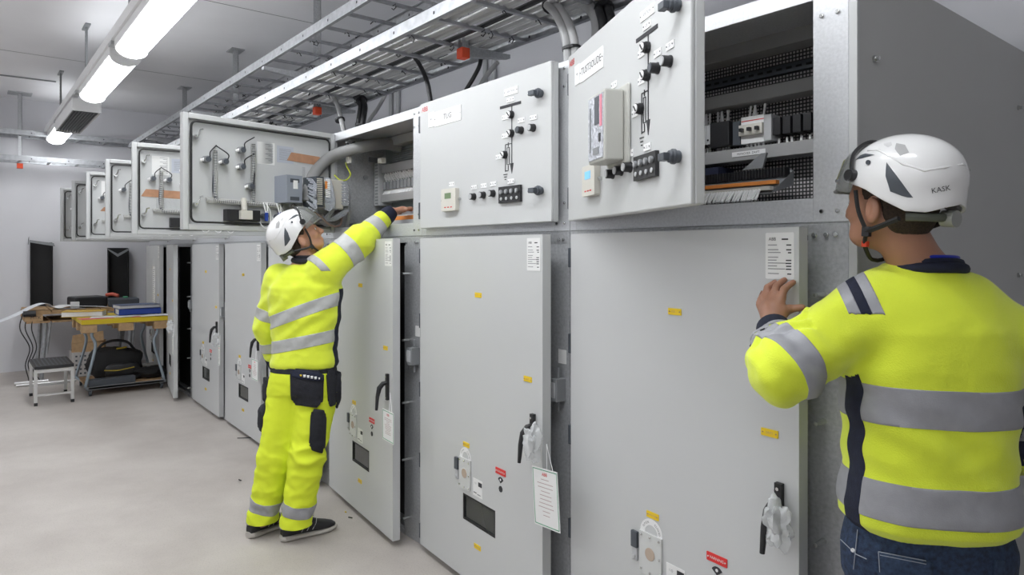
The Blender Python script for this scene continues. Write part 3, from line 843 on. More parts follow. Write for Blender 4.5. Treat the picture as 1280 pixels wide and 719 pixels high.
def cabinet(k, label):
    t = empty('switchgear_cabinet', (XB[k], 0, 0), label, 'electrical cabinet', 'switchgear cabinets in one row')
    w = PW[k]
    rp = .115 if k == 0 else .17
    # steel carcass: sides, back, top, mid deck, posts
    m = MB(); T = .012
    m.box(0, T, .004, CD, 0, HT); m.box(w-T, w-.001, .004, CD, 0, HT)
    m.box(T, w-T, CD-T, CD, 0, HT); m.box(T, w-T, .05, CD-T, 0, .03); m.box(T, w-T, .004, CD-T, ZS-.01, ZS+.02)
    m.box(T, w-T, .40, CD-T, HT-T, HT)
    m.build('carcass', GALV, t)
    m = MB()
    m.box(0, .045, 0, .02, .0, ZS-.004); m.box(w-rp, w-.0015, 0, .02, 0, ZS-.004)
    m.box(w-rp-.012, w-rp, .0, .09, .0, ZS-.05)
    m.box(.045, w-rp, 0, .02, ZS-.035, ZS-.004); m.box(.045, w-rp, 0, .02, 0, .03)
    m.mi = 1
    for x in (w-.035, w-.06, w-rp+.02): m.cyl((x, 0, ZS-.035), (x, -.008, ZS-.035), .007, 10)
    m.mi = 0; m.build('lower_frame', [GALV, STEEL], t, bevel=.0015)
    up = .10 if k == 0 else .09
    m = MB()
    m.box(0, .035, 0, .02, ZS, HT); m.box(w-up, w-.0015, 0, .02, ZS, HT)
    m.box(.035, w-up, 0, .02, ZS, ZS+.068); m.box(.035, w-up, 0, .02, HT-.05, HT)
    m.box(0, w, .02, .40, HT-.012, HT)
    m.mi = 1
    for x in (w-.03, w-.075):
        for z in (ZS+.03, ZS+.11 if x > w-.05 else ZS+.03, HT-.03, HT-.10): m.cyl((x, 0, z), (x, -.005, z), .006, 10)
    m.build('upper_frame', [mat('light_zinc_frame', (.62, .63, .65), .42, .45, .08, 120, bump=.05, bscale=200), STEEL], t, bevel=.0015)
    # near-black sheet standing in for shade inside the lower compartment
    m = MB(); m.box(.05, w-rp-.012, .10, .112, .03, ZS-.03); m.build('interior_shade_sheet', mat('interior_shade', (.03, .03, .03), .6), t)
    if k < 7:
        for z in (.11, .42, .72, 1.05, 1.40):
            MB().cyl((w-rp+.045, 0, z), (w-rp+.045, -.045, z), .009, 12, r2=.006).build('locking_pin', STEEL, t, smooth=True)
        if k:
            x = w-.045
            m = MB(); m.box(x-.02, x+.022, -.05, 0, .93, 1.02); m.mi = 1; m.box(x-.03, x+.012, -.052, -.046, .945, 1.005)
            m.mi = 0; m.cyl((x, -.02, 1.02), (x, -.02, 1.06), .006, 8); m.cyl((x, -.02, .93), (x, -.02, .89), .006, 8); m.box(x-.05, x-.03, -.03, -.018, .90, .93)
            m.build('latch_unit', [MGREY, LGREY], t, bevel=.002)
            MB().box(x-.02, x+.025, -.002, 0, 1.075, 1.13).build('latch_label', PAPER, t)
    lower_door(k, t, 1)
    # upper compartment
    bw = .38
    m = MB(); m.box(T, w-T, bw, bw+.01, ZS+.02, HT-.012); m.build('mounting_plate', PERF if k == 0 else mat('mount_grey', (.30, .34, .32), .5, .2), t)
    if k in (0, 2):
        duct = mat('trunking_grey', (.36, .36, .36), .55)
        rows = ((2.235, .05), (2.065, .045), (1.862, .045)) if k == 0 else ((2.225, .055), (2.055, .055), (1.865, .05))
        for z, h in rows:
            m = MB(); m.box(.03 if k == 0 else .105, w-.05, bw-.085, bw, z-h/2, z+h/2)
            m.build('cable_trunking', duct, t, bevel=.002)
    if k == 0:
        m = MB(); m.box(.03, w-.05, bw-.02, bw, 2.135, 2.165); m.mi = 1
        for j in range(28): m.box(.05+j*.036, .07+j*.036, bw-.0215, bw-.02, 2.146, 2.154)
        m.build('din_rail', [DGREY, BLACKM], t)
        m = MB(); m.box(.03, w-.05, bw-.015, bw, 1.94, 1.97); m.build('din_rail', ZINC, t)
        # local x of the visible part runs from .33 to .80
        def comp(x0, x1, z0, z1, d, mm, name):
            return MB().box(x0, x1, bw-d, bw-.015, z0, z1).build(name, mm, t, bevel=.002)
        m = MB(); x = .20
        while x < .42: m.box(x, x+.016, bw-.08, bw-.015, 1.915, 1.985); x += .018
        m.mi = 1; x = .20
        while x < .42: m.box(x+.003, x+.013, bw-.075, bw-.03, 1.905, 1.915); m.cyl((x+.008, bw-.081, 1.93), (x+.008, bw-.083, 1.93), .004, 6); x += .018
        m.build('terminal_row', [LGREY, BLACK], t)
        comp(.435, .515, 1.90, 1.99, .085, BLACK, 'contactor'); comp(.52, .55, 1.90, 1.985, .07, DGREY, 'contactor')
        m = MB(); m.box(.555, .645, bw-.07, bw-.015, 1.90, 1.995); m.mi = 1; m.box(.555, .645, bw-.085, bw-.07, 1.928, 1.965)
        m.mi = 2
        for j in range(3): m.box(.565+j*.03, .576+j*.03, bw-.10, bw-.085, 1.94, 1.952)
        m.mi = 3; m.box(.556, .644, bw-.0705, bw-.07, 1.978, 1.981)
        m.build('circuit_breaker', [WHITE, CREAM, BLACK, RED], t, bevel=.001)
        comp(.646, .675, 1.90, 1.99, .075, LGREY, 'circuit_breaker')
        for j in range(5): comp(.68+j*.036, .708+j*.036, 1.915, 1.975, .075, BLACK, 'relay_module')
        comp(.87, .93, 1.925, 1.975, .06, mat('pale_blue_module', (.45, .52, .58), .4), 'terminal_module')
        m = MB(); rr = random.Random(5)
        for x in [.2+.011*j for j in range(20)]: 
            m.cyl((x, bw-.05, 1.985), (x+rr.uniform(-.006, .006), bw-.05, 2.035), .004, 6); m.cyl((x, bw-.05, 1.915), (x+rr.uniform(-.006, .006), bw-.05, 1.87), .004, 6)
        for x in (.445, .457, .469, .481, .493, .57, .585, .60, .615, .63, .69, .72, .735, .77, .80):
            m.cyl((x, bw-.05, 1.905), (x+rr.uniform(-.006, .006), bw-.05, 1.865), .0042, 6)
        for x in (.445, .457, .469, .481, .493, .575, .59, .605, .63): m.cyl((x, bw-.05, 1.985), (x+rr.uniform(-.008, .012), bw-.05, 2.035), .0042, 6)
        tag(m.build('wire_ferrules', WHITE, t), kind='stuff')
        m = MB(); m.box(.53, .66, bw-.088, bw-.085, 1.855, 1.872); m.mi = 1; m.text('MANÖVER  DRIFT', (.595, bw-.0885, 1.863), VX, VZ, .011)
        m.build('duct_label', [WHITE, INK], t)
        # sloped terminal rail at the bottom
        m = MB(); m.add([(.03, .16, 1.705), (.76, .16, 1.705), (.76, .30, 1.79), (.03, .30, 1.79), (.03, .30, 1.74), (.76, .30, 1.74)], [(0, 1, 2, 3), (1, 5, 2), (0, 3, 4), (0, 4, 5, 1), (3, 2, 5, 4)])
        m.build('terminal_row', MGREY, t)
        def strip(y, z, col, nm, hh=.012): MB().box(.03, .76, y-.01, y+.01, z, z+hh).build(nm, col, t)
        strip(.200, 1.738, ORANGE, 'terminal_strip'); strip(.165, 1.716, CREAM, 'terminal_strip')
        m = MB()
        for j in range(62): x = .05+j*.0115; m.box(x, x+.008, .245, .275, 1.765, 1.795)
        m.build('terminal_strip', BLACK, t)
        m = MB()
        for j in range(66): x = .04+j*.0105; m.cyl((x, .155, 1.718), (x+rr.uniform(-.004, .006), .125, 1.682), .0045, 6)
        tag(m.build('wire_ferrules', WHITE, t), kind='stuff')
        MB().prism([(0, 0), (.07, .05), (.09, .05), (.075, 0)], (.60, .25, 1.80), VX, VZ, VY, .01).build('partition_plate', MGREY, t)
        m = MB(); m.box(.2, .48, bw-.10, bw, 1.77, 1.825); m.build('cable_trunking', mat('navy_trunking', (.03, .035, .07), .5), t)
        for x in (.42, .82): MB().cb((x, .34, 2.225), (.02, .03, .016)).build('lamp_clip', CREAM, t)
    if k == 2:
        MB().box(T, T+.003, .03, bw, ZS+.06, HT-.02).build('side_sheet', GALV, t)
        m = MB(); m.box(.035, .095, bw-.10, bw-.0, 1.82, 2.10); m.mi = 1
        for j in range(13): m.box(.05, .088, bw-.102, bw-.09, 1.83+j*.021, 1.838+j*.021)
        m.build('cable_trunking', [LGREY, MGREY], t)
        m = MB(); rr = random.Random(9)
        for j in range(16): m.box(.12+j*.045, .155+j*.045, bw-.08, bw, 1.92, 1.97)
        m.build('terminal_row', MGREY, t)
        m = MB()
        for j in range(60):
            x = .12+j*.0105; z = 1.975+.01*(j % 3); m.cyl((x, bw-.05, z), (x+rr.uniform(-.01, .01), bw-.07, z+.035), .0045, 6)
            m.cyl((x, bw-.06, 1.92), (x+rr.uniform(-.01, .01), bw-.08, 1.885), .0045, 6)
        tag(m.build('wire_ferrules', WHITE, t), kind='stuff')
        m = MB()
        for j in range(7): m.box(.12, 1.0, bw-.012, bw, 2.095+j*.014, 2.102+j*.014)
        m.build('din_rail', ZINC, t)
        m = MB(); m.box(.10, .98, .12, .34, 1.675, 1.70); m.box(.30, .98, .22, .3, 1.70, 1.74); m.mi = 1; m.box(.32, .9, .14, .2, 1.70, 1.725); m.mi = 2
        for j in range(60): m.box(.31+j*.011, .317+j*.011, .23, .28, 1.74, 1.765)
        for j in range(8): m.bar((.04+.02*j, .10+.02*j, 1.69), (.20+.02*j, .2+.01*j, 1.73), .012, .012)
        m.build('terminal_row', [LGREY, ORANGE, MGREY], t)
        # hose to the door, yellow-green earth wire, clamps
        H = [D(384, 252, -.22), D(387, 234, -.2), D(392, 219, -.15), D(404, 204, -.08), D(418, 194, -.02), D(440, 187, .05), D(462, 182, .14), D(482, 180, .26), D(500, 184, .36)]
        H = [h - t.location for h in H]
        MB().tube(spline(H, 6), .036, 14).build('cable_hose', mat('hose_grey', (.27, .27, .27), .55), t, smooth=True)
        H = [D(*q) - t.location for q in ((414, 252, -.03), (424, 251, -.01), (433, 256, .03), (437, 266, .05), (434, 283, .06))]
        MB().tube(spline(H, 6), .012, 10).build('cable_hose', CABLEG, t, smooth=True)
        H = [D(*q) - t.location for q in ((418, 219, -.04), (425, 225, -.02), (433, 225, .03), (438, 218, .06), (434, 209, .06), (432, 203, .05))]
        MB().tube(spline(H, 6), .0045, 8).build('earth_wire', YGWIRE, t, smooth=True)
        p = D(433, 184, .03) - t.location
        m = MB(); rr = random.Random(2)
        for j in range(14):
            a = p + Vector((rr.uniform(-.03, .03), rr.uniform(-.03, .03), rr.uniform(-.03, .03)))
            m.tube([a, a+Vector((rr.uniform(-.03, .03), rr.uniform(-.03, .03), rr.uniform(-.03, .03)))], .006, 5)
            m.mi = 1 - m.mi
        m.build('wire_knot', [BLACK, LGREY], t)
        m = MB(); q = D(436, 200, .05) - t.location; m.cb(q, (.03, .02, .04)); m.build('wall_clip', CREAM, t)
        q = D(477, 201, .2) - t.location; MB().cb(q, (.05, .03, .03)).build('wall_clip', CREAM, t)
        q = D(466, 200, .12) - t.location; MB().cb(q, (.01, .06, .03)).build('wall_clip', BLACK, t)
        m = MB()
        for (px, py) in ((457, 222), (433, 217)):
            q = WX(px, py, XB[2]+T+.004) - t.location; m.cyl(q, q+Vector((.006, 0, 0)), .016, 14)
        m.build('side_grommet', ZINC, t)
    upper_door(k, t)
    return t
CL = ['rightmost cabinet with tilted upper door opened on its wiring, hand on its lower door',
      'cabinet with closed upper door and certificate tag, between the two open ones',
      'cabinet the left worker reaches into, upper door swung wide open',
      'cabinet right behind the left worker, upper door with kraft strip and data sheets',
      'cabinet with full-width lower door left of the left worker',
      'cabinet with lower door beside the dark gap, fifth along from the yellow worker',
      'cabinet with lower door standing clearly ajar over a dark gap',
      'farthest cabinet of the row, beside the tool trolley']
CABS = [cabinet(k, CL[k]) for k in range(8)]
# end panel of the row: bolted side sheet
t = empty('end_panel', (XB[0]+PW[0]+.001, 0, 0), 'flat grey bolted end panel closing the row behind the right worker', 'end panel')
X0 = 0.0
m = MB(); m.box(0, .012, .0, CD+.02, 0, 2.31); m.mi = 1; m.box(0, .022, -.004, .008, 0, 2.31)
m.build('side_sheet', [mat('end_sheet_grey', (.50, .505, .50), .40, 0, .02, 1.5, bump=.03, bscale=400), PAINT], t)
for px, py in ((1092, 74), (1272, 135), (1272, 344), (1092, 420), (1274, 560)):
    p = WX(px, py, XB[0]+PW[0]+.013) - t.location
    MB().cyl((.012, p.y, p.z), (.020, p.y, p.z), .010, 6).cyl((.020, p.y, p.z), (.028, p.y, p.z), .006, 10).build('bolt', STEEL, t)
MB().box(0, .03, CD+.02, CD+.05, 0, 2.31).build('corner_strip', PAINT, t)
# ------------------------------------------------------------------ loose things by the far wall
def half_pallet(name, label, x0, x1, y0, y1, ztop, cat='table', edge=None):
    t = empty(name, (x0, y0, 0), label, cat)
    L, B = x1-x0, y1-y0
    m = MB()
    n = 5
    for i in range(n):
        a = i*B/n
        m.box(0, L, a+.006, a+B/n-.006, ztop-.022, ztop)
    m.build('deck_boards', WOOD, t)
    m = MB()
    for x in (0, L/2-.05, L-.1): m.box(x, x+.1, 0, B, ztop-.044, ztop-.022)
    m.build('cross_boards', WOOD, t)
    for x in (0, L/2-.05, L-.10):
        for y in (0, B/2-.07, B-.14):
            MB().box(x, x+.1, y, y+.14, ztop-.125, ztop-.044).build('pallet_block', CARD, t, bevel=.004)
    return t, L, B
# trolley under the yellow-edged pallet
tx0, tx1, ty0, ty1 = -9.15, -8.35, -.885, -.065
t, L, B = half_pallet('work_trolley', 'pallet work table on a wheeled steel frame, yellow edged top under red and white papers', tx0, tx1, ty0, ty1, .79)
m = MB(); m.box(L-.012, L+.006, 0, B, .755, .802); m.box(0, L, -.004, .012, .76, .80); m.box(0, L, 0, B, .79, .802)
m.build('yellow_top', mat('yellow_board', (.75, .56, .02), .5), t)
tub = mat('blue_grey_tube', (.34, .40, .45), .35, .4)
for y in (.10, B-.10):
    for s, x in ((1, L-.06), (-1, .06)):
        yo = .09 if y > B/2 else -.02
        sg = 1 if y > B/2 else -1
        MB().tube(spline([(x, y, .665), (x, y, .62), (x, y-sg*.03, .5), (x+s*.03, y+sg*.05, .16), (x+s*.02, y+sg*.06, .10), (x-s*.06, y+sg*.03, .075), (x-s*.14, y+sg*.02, .075)], 6), .015, 10).build('leg', tub, t, smooth=True)
m = MB(); m.box(.02, L-.0, .06, B-.04, .075, .095); m.mi = 1; m.box(L-.02, L, .04, B-.02, .07, .10); m.box(0, .02, .04, B-.02, .07, .10)
m.build('shelf', [WOOD, MGREY], t)
for x in (.04, L-.04):
    for y in (.08, B-.06):
        m = MB(); m.cyl((x, y-.012, .032), (x, y+.012, .032), .032, 16); m.mi = 1; m.box(x-.018, x+.018, y-.017, y+.017, .05, .07)
        m.build('caster', [DGREY, MGREY], t, smooth=True)
# back pallet table
bx0, bx1, by0, by1 = -10.55, -9.75, -1.28, -.02
t, L2, B2 = half_pallet('pallet_table', 'raw wooden pallet table on steel legs against the far wall', bx0, bx1, by0, by1, .82)
m = MB()
for i in range(5): m.box(0, L2, i*B2/5+.01, (i+1)*B2/5-.01, .675, .695)
m.build('bottom_boards', WOOD, t)
for y in (.16, B2-.2):
    for x in (.08, L2-.06):
        MB().tube([(x, y+.04, .675), (x, y, 0.0)], .022, 10).build('leg', ZINC, t, smooth=True)
        MB().tube([(x, y+.09, .675), (x, y+.05, 0.3)], .014, 8).build('leg', ZINC, t, smooth=True)
m = MB(); m.box(.1, L2+.001, .02, .17, .70, .775); m.mi = 1; m.text('MTK', (L2+.002, .10, .74), VY, VZ, .05); m.build('stamped_block', [CARD, INK], t)
# black open cover panels standing on the table against the wall
for (px0, px1, pt, pb, lab) in ((38, 66, 303, 378, 'tall black panel at the left leaning on the far wall'), (135, 161, 310, 378, 'tall black panel with notched top leaning on the far wall beside the cabinets')):
    p0, p1 = WX(px0, pt, XF+.09), WX(px1, pt, XF+.09)
    t = empty('black_cover_sheet', (XF+.01, p0.y, .82), lab, 'panel', 'black panels leaning on the far wall')
    W = p1.y-p0.y; H = p0.z-.82
    m = MB(); m.box(0.02, .03, 0, W, 0, H); m.box(.02, .10, 0, .01, 0, H-.02); m.box(.02, .10, W-.01, W, 0, H-.02)
    m.build('sheet', BLACKM, t)
    m = MB()
    if px0 < 100: m.prism([(0, 0), (.09, .02), (.12, .10), (.0, .06)], (.0, -.02, H-.03), VX, VZ, VY, .004); m.prism([(0, 0), (W+.03, -.05), (W+.02, -.01), (0, .03)], (.10, -.01, H-.0), VY, VZ, VX, .006)
    else: m.prism([(-.02, .0), (W*.45, -.08), (W, 0), (W, -.03), (W*.45, -.12), (0, -.03)], (.10, 0, H-.0), VY, VZ, VX, .006)
    m.build('folded_top', MGREY, t)
# step stool
sx, sy = -8.19, -1.30
t = empty('step_stool', (sx, sy, 0), 'small aluminium step stool with ribbed black top', 'step stool')
SL, SW = .62, .33
m = MB(); m.box(-SL, .01, 0, SW, .355, .385); m.mi = 1
for i in range(9): m.box(-SL+.01, 0, .02+i*.034, .032+i*.034, .385, .388)
m.build('step_top', [BLACK, DGREY], t, bevel=.004)
alu = mat('brushed_aluminium', (.72, .72, .72), .35, .7)
for x in (-.0, -SL+.02):
    for y in (.012, SW-.012):
        MB().bar((x, y, .02), (x-.01*(1 if x > -.1 else -1), y, .357), .028, .022).build('leg', alu, t, bevel=.002)
        MB().box(x-.018, x+.018, y-.015, y+.015, 0, .03).build('foot_cap', BLACK, t)
    MB().bar((x, .012, .10), (x, SW-.012, .10), .02, .018).build('rail', alu, t)
    MB().bar((x, .012, .335), (x, SW-.012, .335), .02, .03).build('rail', alu, t)
# aluminium profiles lying on the floor
for i, (a, b, r, lab) in enumerate((((18, 466), (60, 463), .018, 'aluminium pipe lying on the floor behind the step stool, upper one'), ((20, 470), (95, 465), .014, 'aluminium pipe lying on the floor behind the step stool, lower one'))):
    X = -9.60 + i*.14
    y0 = WX(a[0], a[1], X).y; y1 = WX(b[0], b[1], X).y
    o = MB().cyl((X, y0, r), (X+.02, y1, r), r, 10).build('aluminium_pipe', alu, smooth=True); tag(o, lab, 'pipe', 'pipes on the floor')
def rbox(name, label, cat, c, d, mm, rz=0, parts=None, bevel=.003, group=None):
    t = MB().cb((0, 0, d[2]/2), d).build(name, mm, None, loc=c, rotz=R_(rz), bevel=bevel)
    tag(t, label, cat, group); return t
# cardboard boxes under the back table
t = empty('cardboard_box', (-9.95, -.62, .0), 'open cardboard box on a punched white crate under the tables', 'box'); t.rotation_euler = (0, 0, R_(-12))
m = MB(); m.box(-.15, .15, -.17, .17, .29, .30); m.box(-.15, .15, -.17, -.165, .30, .40); m.box(-.15, .15, .165, .17, .30, .40); m.box(-.15, -.145, -.17, .17, .30, .40); m.box(.145, .15, -.17, .17, .30, .40)
m.build('box_body', CARD, t)
MB().prism([(-.17, 0), (.17, .02), (.16, .14), (-.16, .10)], (.15, 0, .40), VY, Vector((-.3, 0, 1)).normalized(), VX, .004).build('flap', CARD, t)
t = empty('punched_crate', (-9.95, -.62, 0), 'white crate with rows of dark holes under the tables', 'crate')
m = MB(); m.box(-.19, .19, -.19, .25, 0, .29); m.mi = 1
for i in range(9):
    for j in range(5): m.box(.19, .193, -.165+i*.045, -.145+i*.045, .03+j*.052, .05+j*.052)
m.build('crate_body', [mat('off_white_crate', (.62, .60, .58), .7), DGREY], t)
# tool bag on the trolley shelf
def blob(name, label, cat, c, rad, mm, seed, amp=.2, parent=None, sq=2.6, res=(28, 18)):
    m = MB(); vs = []; nu, nv = res; se = Vector((seed*3.1, seed*1.7, seed))
    def sgn(v, e): return math.copysign(abs(v)**e, v)
    e = 2/sq
    for j in range(nv+1):
        ph = -math.pi/2 + math.pi*j/nv
        for i in range(nu):
            th = 2*math.pi*i/nu
            p = Vector((sgn(math.cos(ph), e)*sgn(math.cos(th), e), sgn(math.cos(ph), e)*sgn(math.sin(th), e), sgn(math.sin(ph), e)))
            k = 1 + amp*noise.noise(p*1.6+se) + amp*.5*noise.noise(p*4+se)
            vs.append((p.x*rad[0]*k, p.y*rad[1]*k, p.z*rad[2]*k + rad[2]*1.0))
    zmin = min(v[2] for v in vs); vs = [(a, b, cc-zmin) for a, b, cc in vs]
    fs = [(j*nu+i, j*nu+(i+1) % nu, (j+1)*nu+(i+1) % nu, (j+1)*nu+i) for j in range(nv) for i in range(nu)]
    m.add(vs, fs); o = m.build(name, mm, parent, loc=c, smooth=True)
    if label: tag(o, label, cat)
    return o
t = empty('tool_bag', (-8.80, -.52, .096), 'big open black tool bag with yellow trim on the trolley shelf', 'bag')
blob('bag_body', None, None, (0, 0, 0), (.19, .27, .17), BLACKM, 3, .18, t)
blob('side_pocket', None, None, (.16, .05, 0), (.06, .17, .10), BLACK, 5, .12, t)
MB().tube(spline([(.05, -.2, .30), (.06, -.12, .40), (.06, .0, .43), (.06, .12, .40), (.05, .2, .30)], 6), .014, 8).build('carry_handle', BLACK, t, smooth=True)
ytrim = mat('yellow_trim', (.45, .33, .03), .6)
MB().tube(spline([(.225, -.13, .13), (.235, .0, .12), (.228, .16, .14)], 5), .006, 6).build('yellow_piping', ytrim, t)
MB().tube(spline([(.14, .0, .345), (.13, .1, .355)], 5), .010, 6).build('yellow_grip', ytrim, t)
blob('black_cloth', 'black jacket heaped on the trolley shelf beside the tool bag', 'clothing', (-8.62, -.20, .096), (.12, .17, .06), BLACKM, 8, .35)
rbox('grey_tool_case', 'long dark case with grey edge lying at the front of the trolley shelf', 'case', (-8.44, -.60, .096), (.10, .44, .07), DGREY, 4)
rbox('clear_box', 'clear plastic box behind the black jacket on the shelf', 'box', (-9.0, -.14, .096), (.14, .15, .10), FILM, 5)
# papers and books on the yellow trolley top
pz = .802
def sheet(name, label, c, w, l, rz, mm, th=.002, group='papers on the trolley top'):
    o = MB().cb((0, 0, th/2), (w, l, th)).build(name, mm, None, loc=c, rotz=R_(rz)); tag(o, label, 'paper', group); return o
pink = mat('pink_red_paper', (.75, .16, .16), .7)
sheet('paper_sheet', 'red printed sheet at the left front corner of the trolley top', (-8.50, -.74, pz+.0005), .21, .30, 8, pink)
sheet('paper_sheet', 'white sheet lying left among the papers on the trolley', (-8.60, -.62, pz+.003), .22, .30, -14, PAPER)
sheet('paper_sheet', 'white sheet at the middle of the trolley edge', (-8.52, -.44, pz+.006), .20, .24, 20, PAPER)
sheet('paper_sheet', 'small red slip beside the middle white sheet', (-8.44, -.33, pz+.001), .10, .16, 5, pink)
sheet('paper_sheet', 'white sheet at the right front corner of the trolley top', (-8.50, -.18, pz+.003), .22, .30, 3, PAPER)
sheet('paper_sheet', 'white sheet hanging over the right front edge of the trolley', (-8.46, -.14, pz+.007), .21, .25, -22, PAPER)
def ring_binder(name, label, c, rz, cover, w=.28, l=.32, th=.05, group='binders'):
    t = empty(name, c, label, 'binder', group); t.rotation_euler = (0, 0, R_(rz))
    m = MB(); m.box(-w/2, w/2, -l/2, l/2, 0, .004); m.box(-w/2, w/2, -l/2, l/2, th-.004, th); m.box(-w/2, -w/2+.004, -l/2, l/2, 0, th); m.build('cover', cover, t)
    MB().box(-w/2+.006, w/2-.01, -l/2+.008, l/2-.008, .005, th-.006).build('pages', PAPER, t)
    return t
t = ring_binder('ring_binder', 'blue ring binder with white and yellow spine label, lowest of the stack', (-8.72, -.30, pz+.012), 180, BLUE, l=.42, th=.065)
m = MB(); m.box(.141, .1425, -.03, .05, .015, .05); m.mi = 1; m.box(.1425, .143, -.0, .02, .015, .05); m.build('spine_label', [PAPER, YELLOW], t)
MB().box(.14, .141, -.21, .21, 0, .065).build('spine', BLUE, t)
ring_binder('ring_binder', 'grey blue binder on top of the blue one', (-8.74, -.31, pz+.078), 6, mat('steel_blue_cover', (.10, .13, .22), .5), l=.42, th=.04)
ring_binder('open_manual', 'thick open white manual with yellow edge at the left of the trolley', (-8.85, -.80, pz+.003), -18, mat('yellow_cover', (.65, .42, .05), .6), w=.24, l=.40, th=.06)
# things on the back table
bz = .822
rbox('tool_case', 'black tool case on the back table, left of the pair', 'case', (-10.1, -.62, bz), (.34, .36, .13), BLACK, 10, bevel=.02, group='black cases on the back table')
rbox('tool_case', 'low black case with grey edge on the back table, right of the pair', 'case', (-9.98, -.24, bz), (.30, .34, .10), DGREY, -6, bevel=.015, group='black cases on the back table')
rbox('small_white_box', 'small white box with green band on the back table', 'box', (-9.86, -.78, bz), (.06, .09, .08), WHITE, 0)
rbox('green_tape_roll', 'small green item on the right black case', 'tool', (-9.95, -.22, bz+.101), (.06, .05, .02), GREEN, 0)
o = MB().tube(spline([(-10.05, -.42, bz+.14), (-10.0, -.36, bz+.15), (-9.95, -.30, bz+.13)], 5), .022, 8).build('power_tool', mat('red_tool', (.55, .10, .06), .5), smooth=True); tag(o, 'red handled tool lying on the black cases', 'tool')
def bent_sheet(name, label, pts, wid, mm, cat='paper'):
    m = MB(); P = spline(pts, 6); vs = []
    for p in P: vs += [p, p+wid, p-Vector((0, 0, .003)), p+wid-Vector((0, 0, .003))]
    n = len(P); fs = []
    for i in range(n-1):
        a, b = i*4, i*4+4; fs += [(a, a+1, b+1, b), (a+2, b+2, b+3, a+3), (a, b, b+2, a+2), (a+1, a+3, b+3, b+1)]
    fs += [(0, 2, 3, 1), ((n-1)*4, (n-1)*4+1, (n-1)*4+3, (n-1)*4+2)]
    m.add(vs, fs); o = m.build(name, mm, smooth=True); tag(o, label, cat); return o
bent_sheet('drawing_sheet', 'long white drawing drooping over the left edge of the back table', [(-9.95, -1.62, .68), (-9.95, -1.40, .77), (-9.95, -1.22, .87), (-9.95, -1.10, .90), (-9.95, -1.0, .84), (-9.95, -.72, .826)], Vector((.16, .04, 0)), mat('pale_drawing', (.72, .73, .76), .7))
bent_sheet('drawing_sheet', 'white papers spread on the left part of the back table', [(-10.1, -1.0, .835), (-10.1, -.9, .86), (-10.1, -.75, .85), (-10.1, -.5, .83)], Vector((.30, .06, 0)), PAPER)
# black cords hanging at the left of the back table
for i, (dy, lab) in enumerate(((0, 'thin black cord hanging from the back table, left one'), (.05, 'thin black cord hanging from the back table, middle one'), (.11, 'thin black cord hanging from the back table, right one'))):
    rr = random.Random(i)
    pts = [Vector((-9.78, -1.30+dy, .80)), Vector((-9.74, -1.33+dy, .62)), Vector((-9.72, -1.24+dy*.6, .40)), Vector((-9.72, -1.28+dy*.5, .2)), Vector((-9.70, -1.25+dy, .006)), Vector((-9.62, -1.35+dy*2, .006))]
    o = MB().tube(spline(pts, 7), .006, 6).build('hanging_cable', BLACK, smooth=True); tag(o, lab, 'cable', 'cords hanging from the back table')
o = MB().tube([(-9.74, -1.30, .79), (-9.74, -1.18, .79)], .035, 8).build('power_strip', BLACK, smooth=True); tag(o, 'black power strip at the left corner of the back table', 'power strip')
# debris on the floor
for i, (px, py, l, a, lab) in enumerate(((308, 548, .14, 60, 'thin black cable offcut on the floor beside the cabinets'), (300, 601, .03, 10, 'tiny dark scrap on the floor left of the worker'), (438, 648, .025, 30, 'small dark scrap on the floor near the shoes'), (432, 641, .012, 0, 'tiny yellow scrap on the floor near the shoes'))):
    p = WZ(px, py); d = Vector((math.cos(R_(a)), math.sin(R_(a)), 0))*l/2
    o = MB().cyl(p-d+VZ*.004, p+d+VZ*.004, .0035, 6).build('floor_scrap', YELLOW if i == 3 else BLACK); tag(o, lab, 'scrap', 'scraps on the floor')

# ------------------------------------------------------------------ tags and bags hanging on the lower door handles
def leafw(k): return Leaf(XB[k]+.05, 0, .035, LOWW[k], 1.55, LOWA[k])
def hang_cert(k, pxc, pyt, w, h, label, tilt=0, grp='certificate cards on the lower doors'):
    L = leafw(k); x, z = L.loc(pxc, pyt, DT+.03)
    t = empty('certificate_card', L.o + L.x*x + L.n*(DT+.05) + VZ*z, label, 'paper card', grp, rotz=-L.a)
    c, s = math.cos(R_(tilt)), math.sin(R_(tilt)); X, Z = Vector((c, 0, s)), Vector((-s, 0, c)); N = Vector((0, -1, 0))
    m = MB(); m.prism([(-w/2, 0), (w/2, 0), (w/2, -h), (-w/2, -h)], (0, 0, 0), X, Z, N, .0015)
    m.mi = 1
    for a, b, cc, dd in ((-w/2+.004, w/2-.004, -.008, -.005), (-w/2+.004, w/2-.004, -h+.005, -h+.008), (-w/2+.004, -w/2+.007, -h+.005, -.005), (w/2-.007, w/2-.004, -h+.005, -.005)):
        m.prism([(a, cc), (b, cc), (b, dd), (a, dd)], (0, -.0015, 0), X, Z, N, .0004)
    m.mi = 2; m.text('ABB', X*0+Z*-.022+N*.0022, X, Z, .018)
    m.mi = 3
    rr = random.Random(k)
    for r in range(10):
        ll = rr.uniform(.3, .85)*(w-.03); zz = -.042-r*(h-.07)/10; m.prism([(-ll/2, zz), (ll/2, zz), (ll/2, zz+.0022), (-ll/2, zz+.0022)], (0, -.0015, 0), X, Z, N, .0004)
    m.build('card', [PAPER, GREEN, RED, mat('pink_grey_print', (.45, .33, .32), .8)], t)
    m = MB(); hh = .09
    m.tube([Vector((w*.1, -.001, -.004)), Vector((w*.0, .01, hh))], .0012, 5); m.tube([Vector((w*.35, -.001, -.004)), Vector((w*.0, .01, hh))], .0012, 5)
    m.build('string', WHITE, t)
    return t
